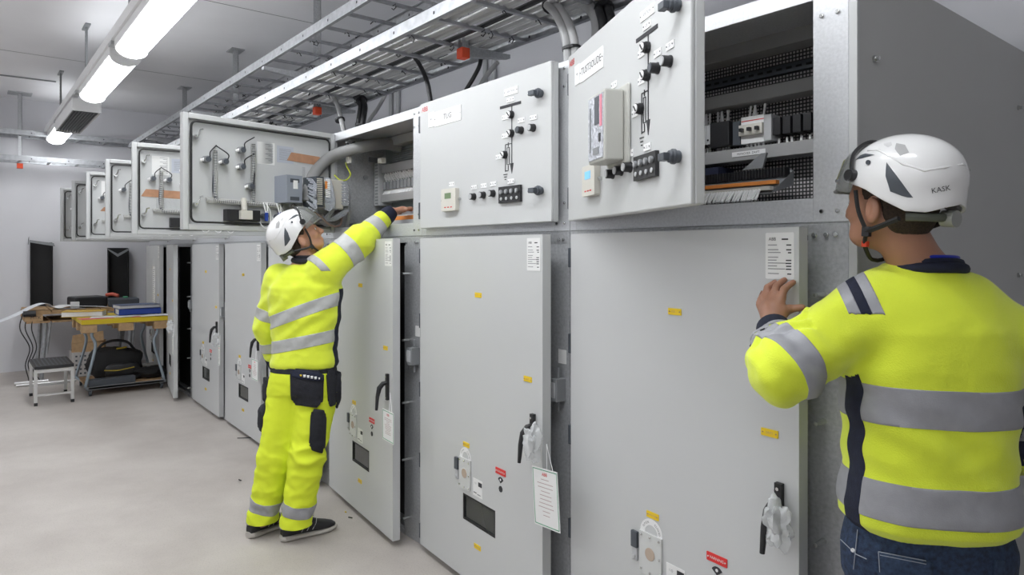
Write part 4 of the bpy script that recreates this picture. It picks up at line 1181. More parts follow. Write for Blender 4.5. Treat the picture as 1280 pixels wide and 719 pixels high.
hang_cert(1, 686, 585, .155, .215, 'green bordered certificate card hanging from the handle of the closed-top cabinet', 5)
hang_cert(2, 490, 513, .14, .155, 'green bordered certificate card on the door right of the left worker', 0)
hang_cert(4, 322, 449, .15, .16, 'certificate card on the door just left of the left worker', 0)
hang_cert(5, 277, 432, .06, .17, 'narrow white card hanging on the second door from the left worker', 0)
hang_cert(6, 219, 421, .12, .17, 'white card on the door standing ajar beside the trolley', 0)
def bag(k, px, py, r, label, seed):
    L = leafw(k); x, z = L.loc(px, py, DT+.04)
    o = blob('plastic_bag', label, 'plastic bag', L.o + L.x*x + L.n*(DT+.055) + VZ*(z-r[2]), r, FILM, seed, .55, res=(30, 22)); o['group'] = 'clear bags tied to the door handles'
    return o
bag(0, 976, 664, (.034, .028, .055), 'crumpled clear plastic bag tied on the handle of the rightmost door', 2)
bag(1, 669, 560, (.03, .028, .06), 'crumpled clear plastic bag on the handle above the hanging certificate', 4)
bag(5, 272, 427, (.03, .028, .05), 'clear plastic bag on the second door from the left worker', 6)
bag(6, 215, 410, (.035, .03, .05), 'clear plastic bag on the door ajar beside the trolley', 7)
# long printed list on the farthest door
L = leafw(7); x, z = L.loc(193, 365)
t = empty('printed_list', L.o + L.x*x + L.n*(DT+.003) + VZ*z, 'long white printed list taped on the farthest cabinet door', 'paper', rotz=-L.a)
m = MB(); m.box(-.10, .10, -.001, 0, -.42, .10*3); m.mi = 1
for r in range(26): m.box(-.08, .06-.03*(r % 3), -.0016, -.001, .26-r*.024, .266-r*.024)
m.build('sheet', [PAPER, MGREY], t)
# ------------------------------------------------------------------ people: smooth-union distance fields meshed with surface nets
def V3(p): return np.array((p[0], p[1], p[2]), dtype=np.float32)
class Field:
    def __init__(s, lo, hi, h, k=.03):
        s.lo = V3(lo); s.h = h; s.k = k
        s.n = [int(math.ceil((hi[i]-lo[i])/h))+1 for i in range(3)]
        s.ax = [np.float32(lo[i]) + np.arange(s.n[i], dtype=np.float32)*np.float32(h) for i in range(3)]
        s.F = np.full(s.n, 1.0, dtype=np.float32)
    def sub(s, lo, hi):
        sl = []
        for i in range(3):
            a = max(0, int((lo[i]-s.lo[i])/s.h)-1); b = min(s.n[i], int((hi[i]-s.lo[i])/s.h)+3)
            if b <= a: return None
            sl.append(slice(a, b))
        X = s.ax[0][sl[0]][:, None, None]; Y = s.ax[1][sl[1]][None, :, None]; Z = s.ax[2][sl[2]][None, None, :]
        return tuple(sl), X, Y, Z
    def put(s, sl, d, k=None, op='u'):
        k = s.k if k is None else k
        A = s.F[sl]
        if op == 'u':
            hh = np.clip(.5+.5*(A-d)/k, 0, 1) if k > 0 else (A > d).astype(np.float32)
            s.F[sl] = A*(1-hh)+d*hh-k*hh*(1-hh)
        else:   # subtract
            d = -d; hh = np.clip(.5-.5*(A-d)/k, 0, 1) if k > 0 else (A < d).astype(np.float32)
            s.F[sl] = A*(1-hh)+d*hh+k*hh*(1-hh)
    def cone(s, a, b, ra, rb, k=None, op='u', fl=None):
        a, b = V3(a), V3(b); m = max(ra, rb)*(1 if not fl else max(1, 1/fl[1]))+.05
        r = s.sub(np.minimum(a, b)-m, np.maximum(a, b)+m)
        if r is None: return s
        sl, X, Y, Z = r; ba = b-a; L = float(ba@ba)+1e-9
        px, py, pz = X-a[0], Y-a[1], Z-a[2]
        t = np.clip((px*ba[0]+py*ba[1]+pz*ba[2])/L, 0, 1)
        qx, qy, qz = px-t*ba[0], py-t*ba[1], pz-t*ba[2]
        if fl:
            n = V3(fl[0]); n = n/np.linalg.norm(n); dn = qx*n[0]+qy*n[1]+qz*n[2]; e = fl[1]-1
            qx, qy, qz = qx+dn*e*n[0], qy+dn*e*n[1], qz+dn*e*n[2]
        d = np.sqrt(qx*qx+qy*qy+qz*qz)-(ra+(rb-ra)*t)
        s.put(sl, d.astype(np.float32), k, op); return s
    def ell(s, c, fr, rad, k=None, op='u'):
        c = V3(c); m = max(rad)+.05; r = s.sub(c-m, c+m)
        if r is None: return s
        sl, X, Y, Z = r; px, py, pz = X-c[0], Y-c[1], Z-c[2]
        q = [(px*f[0]+py*f[1]+pz*f[2]) for f in fr]
        k0 = np.sqrt(sum((q[i]/rad[i])**2 for i in range(3))); k1 = np.sqrt(sum((q[i]/rad[i]**2)**2 for i in range(3)))+1e-6
        s.put(sl, (k0*(k0-1)/k1).astype(np.float32), k, op); return s
    def loft(s, secs, rt, fw, k=None, sq=2.3):
        """secs: (x, y, z, half width, half depth) rising in z"""
        S = np.array(secs, dtype=np.float32); m = max(S[:, 3].max(), S[:, 4].max())+.05
        lo = S[:, :3].min(0)-m; hi = S[:, :3].max(0)+m; lo[2] = S[0, 2]-.05; hi[2] = S[-1, 2]+.05
        r = s.sub(lo, hi)
        if r is None: return s
        sl, X, Y, Z = r; z = Z[0, 0, :]; I = lambda j: np.interp(z, S[:, 2], S[:, j])[None, None, :].astype(np.float32)
        px, py = X-I(0), Y-I(1); u = px*rt[0]+py*rt[1]; v = px*fw[0]+py*fw[1]; a, b = I(3), I(4)
        g = (np.abs(u/a)**sq+np.abs(v/b)**sq)**(1/sq); d = (g-1)*np.minimum(a, b)
        d = np.maximum(d, np.maximum(S[0, 2]-Z, Z-S[-1, 2]))
        s.put(sl, d.astype(np.float32), k); return s
    def mesh(s):
        F = s.F; I = F < 0; nx, ny, nz = F.shape
        c = np.zeros((nx-1, ny-1, nz-1), dtype=np.int8)
        for i in (0, 1):
            for j in (0, 1):
                for k in (0, 1): c += I[i:nx-1+i, j:ny-1+j, k:nz-1+k]
        act = (c > 0) & (c < 8); idx = np.full(act.shape, -1, dtype=np.int32); A = np.argwhere(act); idx[act] = np.arange(len(A))
        P = np.zeros((len(A), 3)); W = np.zeros(len(A))
        for ax in range(3):
            o = [0, 1, 2]; o.remove(ax)
            for i in (0, 1):
                for j in (0, 1):
                    a = A.copy(); a[:, o[0]] += i; a[:, o[1]] += j; b = a.copy(); b[:, ax] += 1
                    fa = F[a[:, 0], a[:, 1], a[:, 2]]; fb = F[b[:, 0], b[:, 1], b[:, 2]]
                    cr = (fa < 0) != (fb < 0); t = np.where(cr, fa/np.where(fa-fb == 0, 1, fa-fb), 0)
                    p = a.astype(float); p[:, ax] += t; P += p*cr[:, None]; W += cr
        P = P/W[:, None]; quads = []
        for ax in range(3):
            o = [(ax+1) % 3, (ax+2) % 3]
            sa = [slice(None)]*3; sb = [slice(None)]*3; sa[ax] = slice(0, -1); sb[ax] = slice(1, None)
            E = np.argwhere(I[tuple(sa)] != I[tuple(sb)])
            E = E[(E[:, o[0]] > 0) & (E[:, o[1]] > 0)]
            E = E[(E[:, o[0]] < F.shape[o[0]]-1) & (E[:, o[1]] < F.shape[o[1]]-1)]
            q = []
            for (i, j) in ((0, 0), (-1, 0), (-1, -1), (0, -1)):
                e = E.copy(); e[:, o[0]] += i; e[:, o[1]] += j; q.append(idx[e[:, 0], e[:, 1], e[:, 2]])
            q = np.stack(q, 1); inside = I[E[:, 0], E[:, 1], E[:, 2]]
            q[~inside] = q[~inside][:, ::-1]; quads.append(q)
        Q = np.concatenate(quads); Q = Q[(Q >= 0).all(1)]
        return P*s.h+s.lo.astype(float), Q
def np_mesh(name, P, Q, mats, parent=None, smooth=True, mi=None):
    me = bpy.data.meshes.new(name)
    me.vertices.add(len(P)); me.vertices.foreach_set('co', np.asarray(P, dtype=np.float32).ravel())
    me.loops.add(Q.size); me.loops.foreach_set('vertex_index', Q.astype(np.int32).ravel())
    me.polygons.add(len(Q)); me.polygons.foreach_set('loop_start', np.arange(len(Q), dtype=np.int32)*4); me.polygons.foreach_set('loop_total', np.full(len(Q), 4, dtype=np.int32))
    for m in (mats if isinstance(mats, (list, tuple)) else [mats]): me.materials.append(m)
    if mi is not None: me.polygons.foreach_set('material_index', mi.astype(np.int32))
    me.polygons.foreach_set('use_smooth', np.ones(len(Q), dtype=bool)); me.update(calc_edges=True); me.validate()
    o = bpy.data.objects.new(name, me); COL.objects.link(o); o.parent = parent
    return o
def normals_of(P, Q):
    n = np.cross(P[Q[:, 2]]-P[Q[:, 0]], P[Q[:, 3]]-P[Q[:, 1]]); N = np.zeros_like(P)
    for i in range(4): np.add.at(N, Q[:, i], n)
    return N/(np.linalg.norm(N, axis=1)[:, None]+1e-12)
def wrinkle(P, Q, amp, fn):
    N = normals_of(P, Q); d = np.array([fn(p) for p in P]); return P+N*(d*amp)[:, None]
def regions(P, Q, cuts):
    """cuts: (region id, [(co, no), (co, no)], test) - bisect along both planes, tag the faces between them"""
    bm = bmesh.new(); vs = [bm.verts.new(p) for p in P]
    for q in Q:
        try: bm.faces.new([vs[i] for i in q])
        except ValueError: pass
    lay = bm.faces.layers.int.new('reg'); bm.faces.ensure_lookup_table()
    for rid, planes, test in cuts:
        for co, no in planes:
            co, no = Vector(co), Vector(no)
            fs = [f for f in bm.faces if test(f.calc_center_median(), 1)]
            es = {e for f in fs for e in f.edges}; ve = {v for f in fs for v in f.verts}
            bmesh.ops.bisect_plane(bm, geom=list(ve)+list(es)+fs, plane_co=co, plane_no=no, dist=1e-5)
        for f in bm.faces:
            c = f.calc_center_median()
            if test(c, 0) and all((c-Vector(co)).dot(Vector(no)) >= 0 for co, no in planes): f[lay] = rid
    return bm, lay
def region_obj(bm, lay, rid, name, mm, parent, off=0.0):
    bm.normal_update(); fs = [f for f in bm.faces if (f[lay] in rid)]
    ids = {}; P = []; out = []
    for f in fs:
        row = []
        for v in f.verts:
            if v not in ids: ids[v] = len(P); P.append(v.co + v.normal*off)
            row.append(ids[v])
        out.append(row)
    if not out: return None
    me = bpy.data.meshes.new(name); me.from_pydata([tuple(p) for p in P], [], out); me.materials.append(mm)
    me.polygons.foreach_set('use_smooth', [True]*len(me.polygons)); me.update()
    o = bpy.data.objects.new(name, me); COL.objects.link(o); o.parent = parent
    if off:
        s = o.modifiers.new('thickness', 'SOLIDIFY'); s.thickness = off+.002; s.offset = -1
    return o
from mathutils.bvhtree import BVHTree
def bvh_of(P, Q): return BVHTree.FromPolygons([tuple(p) for p in P], [tuple(int(i) for i in q) for q in Q])
def patch(bvh, quad, name, mm, parent, off=.004, th=.006, nu=12, nv=12, rnd=0.0):
    """cloth patch lying on a surface; quad = photo corners tl, tr, br, bl"""
    vs = []; ok = True; last = None
    tl, tr, br, bl = [Vector((a, b, 0)) for a, b in quad]
    for j in range(nv+1):
        for i in range(nu+1):
            u, v = i/nu, j/nv
            if rnd: 
                e = rnd*(max(0, abs(2*u-1)-.6)/.4)**2*(max(0, abs(2*v-1)-.6)/.4)**2; u = .5+(u-.5)*(1-e); v = .5+(v-.5)*(1-e)
            p = tl.lerp(tr, u).lerp(bl.lerp(br, u), v)
            d = ray(p.x, p.y).normalized(); h = bvh.ray_cast(CAM, d)
            if h[0] is None: q = last if last is not None else None
            else: q = h[0]-d*off; last = q
            if q is None: return None
            vs.append(q)
    fs = [(j*(nu+1)+i, (j+1)*(nu+1)+i, (j+1)*(nu+1)+i+1, j*(nu+1)+i+1) for j in range(nv) for i in range(nu)]
    m = MB(); m.add(vs, fs); o = m.build(name, mm, parent, smooth=True)
    s = o.modifiers.new('thickness', 'SOLIDIFY'); s.thickness = th; s.offset = 0
    return o

def mat_skin(name, c):
    m = mat(name, c, .45, 0, .10, 14, bump=.08, bscale=250)
    b = m.node_tree.nodes['Principled BSDF']; b.inputs['Subsurface Weight'].default_value = .08
    b.inputs['Subsurface Radius'].default_value = (.01, .004, .002); return m
SKINR = mat_skin('skin_tanned', (.42, .21, .135)); SKINL = mat_skin('skin_light', (.52, .27, .18))
HIVIS = mat('hi_vis_yellow', (.80, .93, .045), .8, 0, .04, 6, bump=.25, bscale=320, sheen=.3)
HIVIST = mat('hi_vis_trouser_yellow', (.78, .91, .035), .8, 0, .05, 7, bump=.2, bscale=260)
REFL = mat('reflective_tape', (.36, .365, .39), .5, .1, .05, 40, bump=.08, bscale=300)
REFLL = mat('reflective_tape_pale', (.50, .51, .50), .5, .1, .05, 40)
NAVY = mat('navy_cloth', (.010, .014, .035), .8, 0, .2, 60, bump=.2, bscale=300)
BLKCLOTH = mat('black_cloth', (.014, .015, .022), .8, 0, .25, 50, bump=.3, bscale=260)
DENIM = mat('denim', (.022, .040, .085), .85, 0, .5, 90, bump=.3, bscale=420)
HAIR = mat('short_brown_hair', (.045, .028, .018), .75, 0, .4, 200, bump=.6, bscale=500)
HELM = mat('helmet_white', (.84, .84, .84), .22, 0, coat=.3)
VISOR = mat('clear_visor', (.25, .26, .25), .08, 0, alpha=.42)
STRAP = mat('strap_black', (.015, .015, .016), .6)

def head_frame(yawdir, pitch, roll=0):
    f = Vector((yawdir[0], yawdir[1], 0)).normalized(); r = Vector((f.y, -f.x, 0)); u = Vector((0, 0, 1))
    f2 = f*math.cos(R_(pitch))+u*math.sin(R_(pitch)); u2 = u*math.cos(R_(pitch))-f*math.sin(R_(pitch))
    r2 = r*math.cos(R_(roll))+u2*math.sin(R_(roll)); u3 = u2*math.cos(R_(roll))-r*math.sin(R_(roll))
    return r2, f2, u3
def head_sdf(F, c, fr):
    r, f, u = fr
    def p(x, y, z): return c + r*x + f*y + u*z
    F.ell(p(0, -.012, .045), fr, (.076, .098, .088), .02)
    F.ell(p(0, .025, -.015), fr, (.062, .068, .085), .03)
    F.cone(p(-.03, .035, -.075), p(.03, .035, -.075), .026, .026, .03); F.cone(p(0, .062, -.085), p(0, .066, -.080), .017, .017, .02)
    for s in (-1, 1):
        F.cone(p(s*.052, -.015, -.035), p(s*.032, .05, -.078), .018, .020, .025)
        F.cone(p(s*.035, .07, .018), p(s*.012, .083, .02), .010, .010, .012)
        F.ell(p(s*.038, .062, -.022), fr, (.022, .02, .018), .02)
        F.ell(p(s*.031, .092, .002), fr, (.012, .010, .009), .008, 's')
        # ear: rim and hollow
        e = p(s*.080, -.014, -.016); F.ell(e, fr, (.010, .019, .032), .006)
        F.ell(p(s*.091, -.009, -.012), fr, (.006, .009, .018), .004, 's')
    F.cone(p(0, .088, .012), p(0, .106, -.028), .008, .012, .012); F.cone(p(-.012, .09, -.032), p(.012, .09, -.032), .008, .008, .008)
    F.cone(p(-.018, .082, -.056), p(.018, .082, -.056), .0075, .0075, .008); F.cone(p(-.015, .081, -.066), p(.015, .081, -.066), .008, .008, .008)
    F.cone(p(-.02, .094, -.061), p(.02, .094, -.061), .0025, .0025, .003, 's')
def finger(F, pts, r0, r1):
    n = len(pts)
    for i in range(n-1):
        a = r0+(r1-r0)*i/(n-1); b = r0+(r1-r0)*(i+1)/(n-1); F.cone(pts[i], pts[i+1], a, b, .004 if i else .008)

def make_helmet(parent, c, fr, text, full=True):
    """local x right, y forward, z up; one shell with fittings"""
    r, f, u = fr
    M = Matrix(((r.x, f.x, u.x, c.x), (r.y, f.y, u.y, c.y), (r.z, f.z, u.z, c.z), (0, 0, 0, 1)))
    A, B, H = .108, .134, .115
    def rim(a):      # a: 0 front .. pi back
        d = abs(math.degrees(a))
        return float(np.interp(d, [0, 35, 60, 80, 100, 120, 140, 160, 180], [.006, .004, -.004, -.020, -.046, -.068, -.070, -.058, -.050]))
    def pt(a, t, off=0.0):
        zr = rim(a); z = zr*(1-t)+H*math.sin(t*math.pi/2)*1.0
        # horizontal radius from height
        z = zr + (H-zr)*math.sin(t*math.pi/2)**.96
        s = max(0.0, z)/H; k = math.sqrt(max(0, 1-s**2.25)); k *= (1.0 - .10*max(0, -z/.085))
        bl = B*(1.02 if abs(a) > math.pi/2 else 1.0)
        brim = 1+.05*max(0, 1-t*7)*(1 if abs(a) < 1.2 or abs(a) > 2.5 else .5)
        x = A*k*math.sin(a)*brim; y = bl*k*math.cos(a)*brim
        q = Vector((x, y, z)); 
        if off:
            n = Vector((x/A**2, y/bl**2, max(z, 0)/H**2*1.0)); q = q+n.normalized()*off if n.length > 1e-6 else q+Vector((0, 0, off))
        return q
    NA, NT = 72, 26; vs = []; fs = []
    for j in range(NT):
        for i in range(NA):
            a = -math.pi+2*math.pi*i/NA; vs.append(pt(a, j/NT))
    vs.append(Vector((0, 0, H)))
    for j in range(NT-1):
        for i in range(NA): fs.append((j*NA+i, (j+1)*NA+i, (j+1)*NA+(i+1) % NA, j*NA+(i+1) % NA))
    for i in range(NA): fs.append(((NT-1)*NA+i, NT*NA, (NT-1)*NA+(i+1) % NA))
    m = MB(); m.add(vs, fs); h = m.build('helmet', HELM, parent, smooth=True); h.matrix_local = M
    sd = h.modifiers.new('thickness', 'SOLIDIFY'); sd.thickness = .009; sd.offset = -1
    bv = h.modifiers.new('edge', 'BEVEL'); bv.width = .002; bv.segments = 2; bv.limit_method = 'ANGLE'; bv.angle_limit = R_(60)
    def shape(poly, name, mm, off=.001, th=.003, sub=4, bevel=0):
        """poly of (a deg, t) laid on the shell"""
        P = []; n = len(poly)
        for i in range(n):
            a, b = poly[i], poly[(i+1) % n]
            for q in range(sub): P.append((a[0]+(b[0]-a[0])*q/sub, a[1]+(b[1]-a[1])*q/sub))
        ca = (sum(p[0] for p in P)/len(P), sum(p[1] for p in P)/len(P)); N = len(P); v = []
        for ring in (0, .5, 1):
            for p in P: v.append(pt(R_(ca[0]+(p[0]-ca[0])*max(ring, .001)), ca[1]+(p[1]-ca[1])*max(ring, .001), off+th*(0 if ring == 1 else 1)))
        F_ = [tuple(range(N))[::1]]
        for k in (0, 1):
            for i in range(N): F_.append((k*N+i, (k+1)*N+i, (k+1)*N+(i+1) % N, k*N+(i+1) % N))
        mm_ = MB(); mm_.add(v, F_); return mm_.build(name, mm, h, smooth=True)
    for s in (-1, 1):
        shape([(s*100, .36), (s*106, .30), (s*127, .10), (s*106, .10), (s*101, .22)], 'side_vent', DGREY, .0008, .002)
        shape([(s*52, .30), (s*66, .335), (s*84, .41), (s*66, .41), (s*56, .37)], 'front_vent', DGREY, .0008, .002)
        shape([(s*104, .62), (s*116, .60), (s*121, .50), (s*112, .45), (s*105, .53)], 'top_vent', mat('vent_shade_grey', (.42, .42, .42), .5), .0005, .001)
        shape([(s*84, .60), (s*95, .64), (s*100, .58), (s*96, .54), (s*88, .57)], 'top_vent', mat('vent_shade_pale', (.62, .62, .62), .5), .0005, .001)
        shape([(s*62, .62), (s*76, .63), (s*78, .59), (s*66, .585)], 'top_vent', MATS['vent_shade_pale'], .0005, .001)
        q = pt(R_(s*80), .30, .002); mm_ = MB(); mm_.cyl(q, q+Vector((s*.003, 0, 0)), .0055, 12); mm_.build('clip_hole', DGREY, h)
        q = pt(R_(s*62), .10, .0); mm_ = MB(); mm_.cyl(q-Vector((s*.005, 0, 0)), q+Vector((s*.016, .003, 0)), .014, 16); mm_.cyl(q+Vector((s*.010, 0, 0)), q+Vector((s*.020, 0, 0)), .010, 16); mm_.build('visor_pivot', BLACK, h, smooth=True)
    # raised ridge line sweeping to the back
    for s in (-1, 1):
        mm_ = MB(); mm_.tube([pt(R_(s*a), t, .0) for a, t in ((66, .46), (84, .485), (100, .44), (116, .37), (135, .32), (155, .335), (180, .35))], .0032, 6); mm_.build('shell_ridge', HELM, h, smooth=True)
    # visor, swung up over the front
    vs = []; n1, n2 = 22, 6
    for j in range(n2+1):
        for i in range(n1+1):
            ad_ = -66+132*i/n1; a = R_(ad_); e = j/n2; up = .10+.50*(1-(abs(ad_)/66)**2.2)
            q_ = pt(a, up*(1-e), .010+.012*math.sin(e*2.2)*math.cos(a)); q_.z -= .030*e**3*math.cos(a)**.5; vs.append(q_)
    fs = [(j*(n1+1)+i, j*(n1+1)+i+1, (j+1)*(n1+1)+i+1, (j+1)*(n1+1)+i) for j in range(n2) for i in range(n1)]
    mm_ = MB(); mm_.add(vs, fs); v = mm_.build('visor', VISOR, h, smooth=True); q = v.modifiers.new('t', 'SOLIDIFY'); q.thickness = .002
    mm_ = MB(); mm_.tube([vs[i] for i in range(n1+1)], .0045, 6); mm_.build('visor_frame', BLACK, h, smooth=True)
    if full:
        mm_ = MB(); mm_.tube([vs[n2*(n1+1)+i] for i in range(3, n1-2)], .0035, 6)
        mm_.build('visor_edge', mat('visor_edge_grey', (.15, .15, .14), .4), h, smooth=True)
        mm_ = MB(); mm_.add([vs[3*(n1+1)+i]+Vector((0, .002, 0)) for i in range(6, 10)]+[vs[5*(n1+1)+i]+Vector((0, .002, 0)) for i in range(6, 10)], [(0, 1, 5, 4), (1, 2, 6, 5), (2, 3, 7, 6)])
        mm_.build('visor_sticker', mat('visor_yellow', (.75, .68, .02), .5), h)
        for s in (-1,):
            P0, P1 = pt(R_(s*146), .15, .002), pt(R_(s*158), .15, .002)
            x = (P1-P0).normalized(); y = Vector((0, 0, 1)); y = (y-x*y.dot(x)).normalized()
            mm_ = MB(); mm_.text(text, (P0+P1)/2+x.cross(y)*.001, x, y, .016); mm_.build('maker_mark', INK, h)
    # rear size wheel and band, straps
    mm_ = MB(); mm_.tube([Vector((math.sin(R_(a))*.084, math.cos(R_(a))*.104-.006, -.080)) for a in range(120, 241, 10)], .010, 8); mm_.build('nape_band', mat('nape_band_grey', (.10, .11, .09), .6), h, smooth=True)
    mm_ = MB(); mm_.cyl((0, -.098, -.082), (0, -.128, -.082), .019, 18); mm_.build('size_wheel', mat('wheel_grey', (.30, .31, .29), .5), h, smooth=True)
    for s in (-1, 1):
        j = Vector((s*.083, .030, -.118)); mm_ = MB()
        def ribbon(P, wd):
            mm_.tube(P, wd, 6)
        ribbon(spline([Vector((s*.098, .055, -.02)), Vector((s*.092, .048, -.07)), j], 5), .0052)
        ribbon(spline([Vector((s*.092, -.055, -.085)), Vector((s*.090, -.012, -.103)), j], 5), .0065)
        ribbon(spline([j, Vector((s*.070, .042, -.150)), Vector((s*.030, .055, -.183)), Vector((0, .056, -.190))], 5), .005)
        mm_.build('chin_strap', STRAP, h, smooth=True)
        mm_ = MB(); mm_.cb(j, (.012, .020, .024)); mm_.build('strap_slider', BLACK, h, bevel=.002)
        if s < 0: mm_ = MB(); mm_.cb(j+Vector((.012, .010, -.030)), (.012, .014, .014)); mm_.build('strap_buckle', mat('red_buckle', (.7, .06, .02), .4), h, bevel=.002)
    return h
def cloth_noise(sc, ridged=True, seed=0, aniso=(1, 1, 1)):
    o = Vector((seed*7.7, seed*3.3, seed*5.1))
    def fn(p):
        q = Vector((p[0]*sc*aniso[0], p[1]*sc*aniso[1], p[2]*sc*aniso[2]))+o
        a = noise.noise(q); b = noise.noise(q*2.3+Vector((5, 2, 1)))
        return (1-abs(a)*2.6)*.75*(.5+noise.noise(q*.5)) + b*.35
    return fn
def shoe(parent, heel, toe, lab=None):
    d = Vector((toe.x-heel.x, toe.y-heel.y, 0)).normalized(); s = Vector((d.y, -d.x, 0)); L = .295
    M = Matrix(((s.x, d.x, 0, heel.x), (s.y, d.y, 0, heel.y), (0, 0, 1, 0), (0, 0, 0, 1)))
    def ring(y, wd, z0, z1, n=16, sh=0):
        return [Vector((sh+wd*math.copysign(abs(math.cos(2*math.pi*i/n))**.8, math.cos(2*math.pi*i/n)), y, (z0+z1)/2+(z1-z0)/2*math.copysign(abs(math.sin(2*math.pi*i/n))**.7, math.sin(2*math.pi*i/n)))) for i in range(n)]
    def loft(rs, name, mm, par):
        m = MB(); n = len(rs[0]); vs = [p for r in rs for p in r]
        fs = [(j*n+i, j*n+(i+1) % n, (j+1)*n+(i+1) % n, (j+1)*n+i) for j in range(len(rs)-1) for i in range(n)]
        fs += [tuple(range(n))[::-1], tuple(range((len(rs)-1)*n, len(rs)*n))]; m.add(vs, fs); return m.build(name, mm, par, smooth=True)
    o = loft([ring(.0, .022, .02, .06), ring(.012, .034, .02, .09), ring(.05, .038, .02, .115), ring(.10, .041, .02, .115), ring(.15, .044, .02, .095), ring(.20, .048, .02, .07), ring(.25, .044, .02, .055), ring(.28, .030, .02, .045), ring(.292, .012, .022, .036)], 'shoe', mat('shoe_black', (.02, .02, .022), .6), parent)
    o.matrix_local = M
    loft([ring(-.006, .02, .002, .032), ring(.01, .037, .0, .034), ring(.06, .041, .0, .03), ring(.12, .042, .0, .027), ring(.19, .050, .0, .026), ring(.25, .047, .0, .028), ring(.285, .032, .003, .03), ring(.300, .012, .01, .028)], 'sole', mat('shoe_sole', (.55, .52, .48), .6), o)
    m = MB()
    for sg in (-1, 1):
        for y in (.11, .14, .17): m.tube([Vector((sg*.044, y-.02, .04)), Vector((sg*.042, y, .07)), Vector((sg*.020, y+.012, .10-.15*(y-.11)))], .002, 5)
    m.build('shoe_stripe', mat('stripe_grey', (.45, .45, .45), .5), o)
    return o
def pdir(a, b): return (b-a).normalized()

# ================================================================== right worker
rayR = Vector((ray(1155, 314).x, ray(1155, 314).y, 0)).normalized(); lefR = Vector((-rayR.y, rayR.x, 0))
fR = (rayR*math.cos(R_(27))+lefR*math.sin(R_(27))).normalized(); rR = Vector((fR.y, -fR.x, 0))
BR = U(1158, 314, 1.66); BR.z = 0
def tR(x, y, z):
    z = 1.52-(1.52-z)*1.092 if z > .88 else z*.9305
    return BR + rR*x*.97 + fR*y + Vector((0, 0, z))
SL = U(1090, 388, 1.67); EL = U(980, 462, 1.62); WL = U(966, 407, 1.80)
SRr = tR(.190, .01, 1.325); ER = tR(.270, .05, 1.09); WR = tR(.23, .22, .96)
HcR = U(1112, 256, 1.67); frR = head_frame((-.977, .213), 4, 0)
def body_common(F, hips, legs, tor, arms, headc, fr, neckb, rt, fw):
    F.loft(tor, rt, fw, .03)
    for (a, b, c) in arms: F.cone(a, b, .05, .042, .03); F.cone(b, c, .042, .028, .02)
    for (a, b, c) in legs: F.cone(a, b, .085, .055, .03); F.cone(b, c, .055, .038, .02)
    r, f, u = fr
    F.cone(neckb, headc - u*.05 - f*.02, .060, .056, .03)
    F.cone(neckb - VZ*.04, neckb, .062, .060, .03)
    head_sdf(F, headc, fr)
def lofts(t, rows): return [(*t(x, y, z), a, b) for (x, y, z, a, b) in rows]
legsR = [(tR(-.09, 0, .88), tR(-.10, .03, .48), tR(-.11, -.01, .08)), (tR(.09, 0, .88), tR(.11, .03, .48), tR(.12, -.01, .08))]
pts = [tR(-.3, -.3, 0), tR(.35, .3, 1.85), EL, WL, WL+Vector((-.15, .15, .15))]
def bounds(ps, m=.06):
    return Vector([min(p[i] for p in ps)-m for i in range(3)]), Vector([max(p[i] for p in ps)+m for i in range(3)])
lo, hi = bounds([tR(a, b, 0) for a in (-.22, .22) for b in (-.15, .2)]+[EL, WL, SRr, ER, WR+rR*.05, HcR+VZ*.12, HcR-Vector((.09, 0, 0)), WY(985, 350, -.11), WR+fR*.12]); lo.z = 0.0
F_ = Field(lo, hi, .0042, .03)
body_common(F_, None, legsR, lofts(tR, [(0, 0, .84, .15, .09), (0, 0, .95, .15, .10), (0, 0, 1.1, .14, .09), (0, 0, 1.3, .17, .10), (0, 0, 1.42, .15, .08), (0, 0, 1.46, .08, .06)]),
            [(SL, EL, WL), (SRr, ER, WR)], HcR, frR, tR(-.005, .0, 1.46), rR, fR)
# left hand resting on the door
pl = lambda x, y: L0.o + L0.n*(DT+.009) + (lambda r: r - L0.o - L0.n*(DT+.009))(CAM + ray(x, y)*((L0.o+L0.n*(DT+.009)-CAM).dot(L0.n)/ray(x, y).dot(L0.n)))
nL = L0.n
WR_, K = WL, None
kn = [pl(x, y)+nL*.042 for x, y in ((988, 372), (979, 368), (969, 369), (960, 374))]     # index .. little knuckles
tips = [pl(x, y)+nL*.002 for x, y in ((992, 353), (981, 350), (969, 353), (956, 362))]
palm_c = (WL*.45 + (kn[1]+kn[2])*.5*.55)
for q in kn: F_.cone(WL, q, .021, .0125, .010)
F_.cone(WL, palm_c, .025, .024, .012)
for q, t in zip(kn, tips):
    mid = q.lerp(t, .5)+nL*.012+VZ*.004; F_.cone(q, mid, .0105, .0095, .006); F_.cone(mid, t, .0095, .0080, .004)
th1 = WL.lerp(kn[0], .45)+rR*.012; th2 = pl(994, 386)+nL*.028; th3 = pl(1006, 384)+nL*.012
F_.cone(WL.lerp(th1, .3), th1, .019, .016, .012); F_.cone(th1, th2, .016, .0125, .008); F_.cone(th2, th3, .0115, .009, .004)
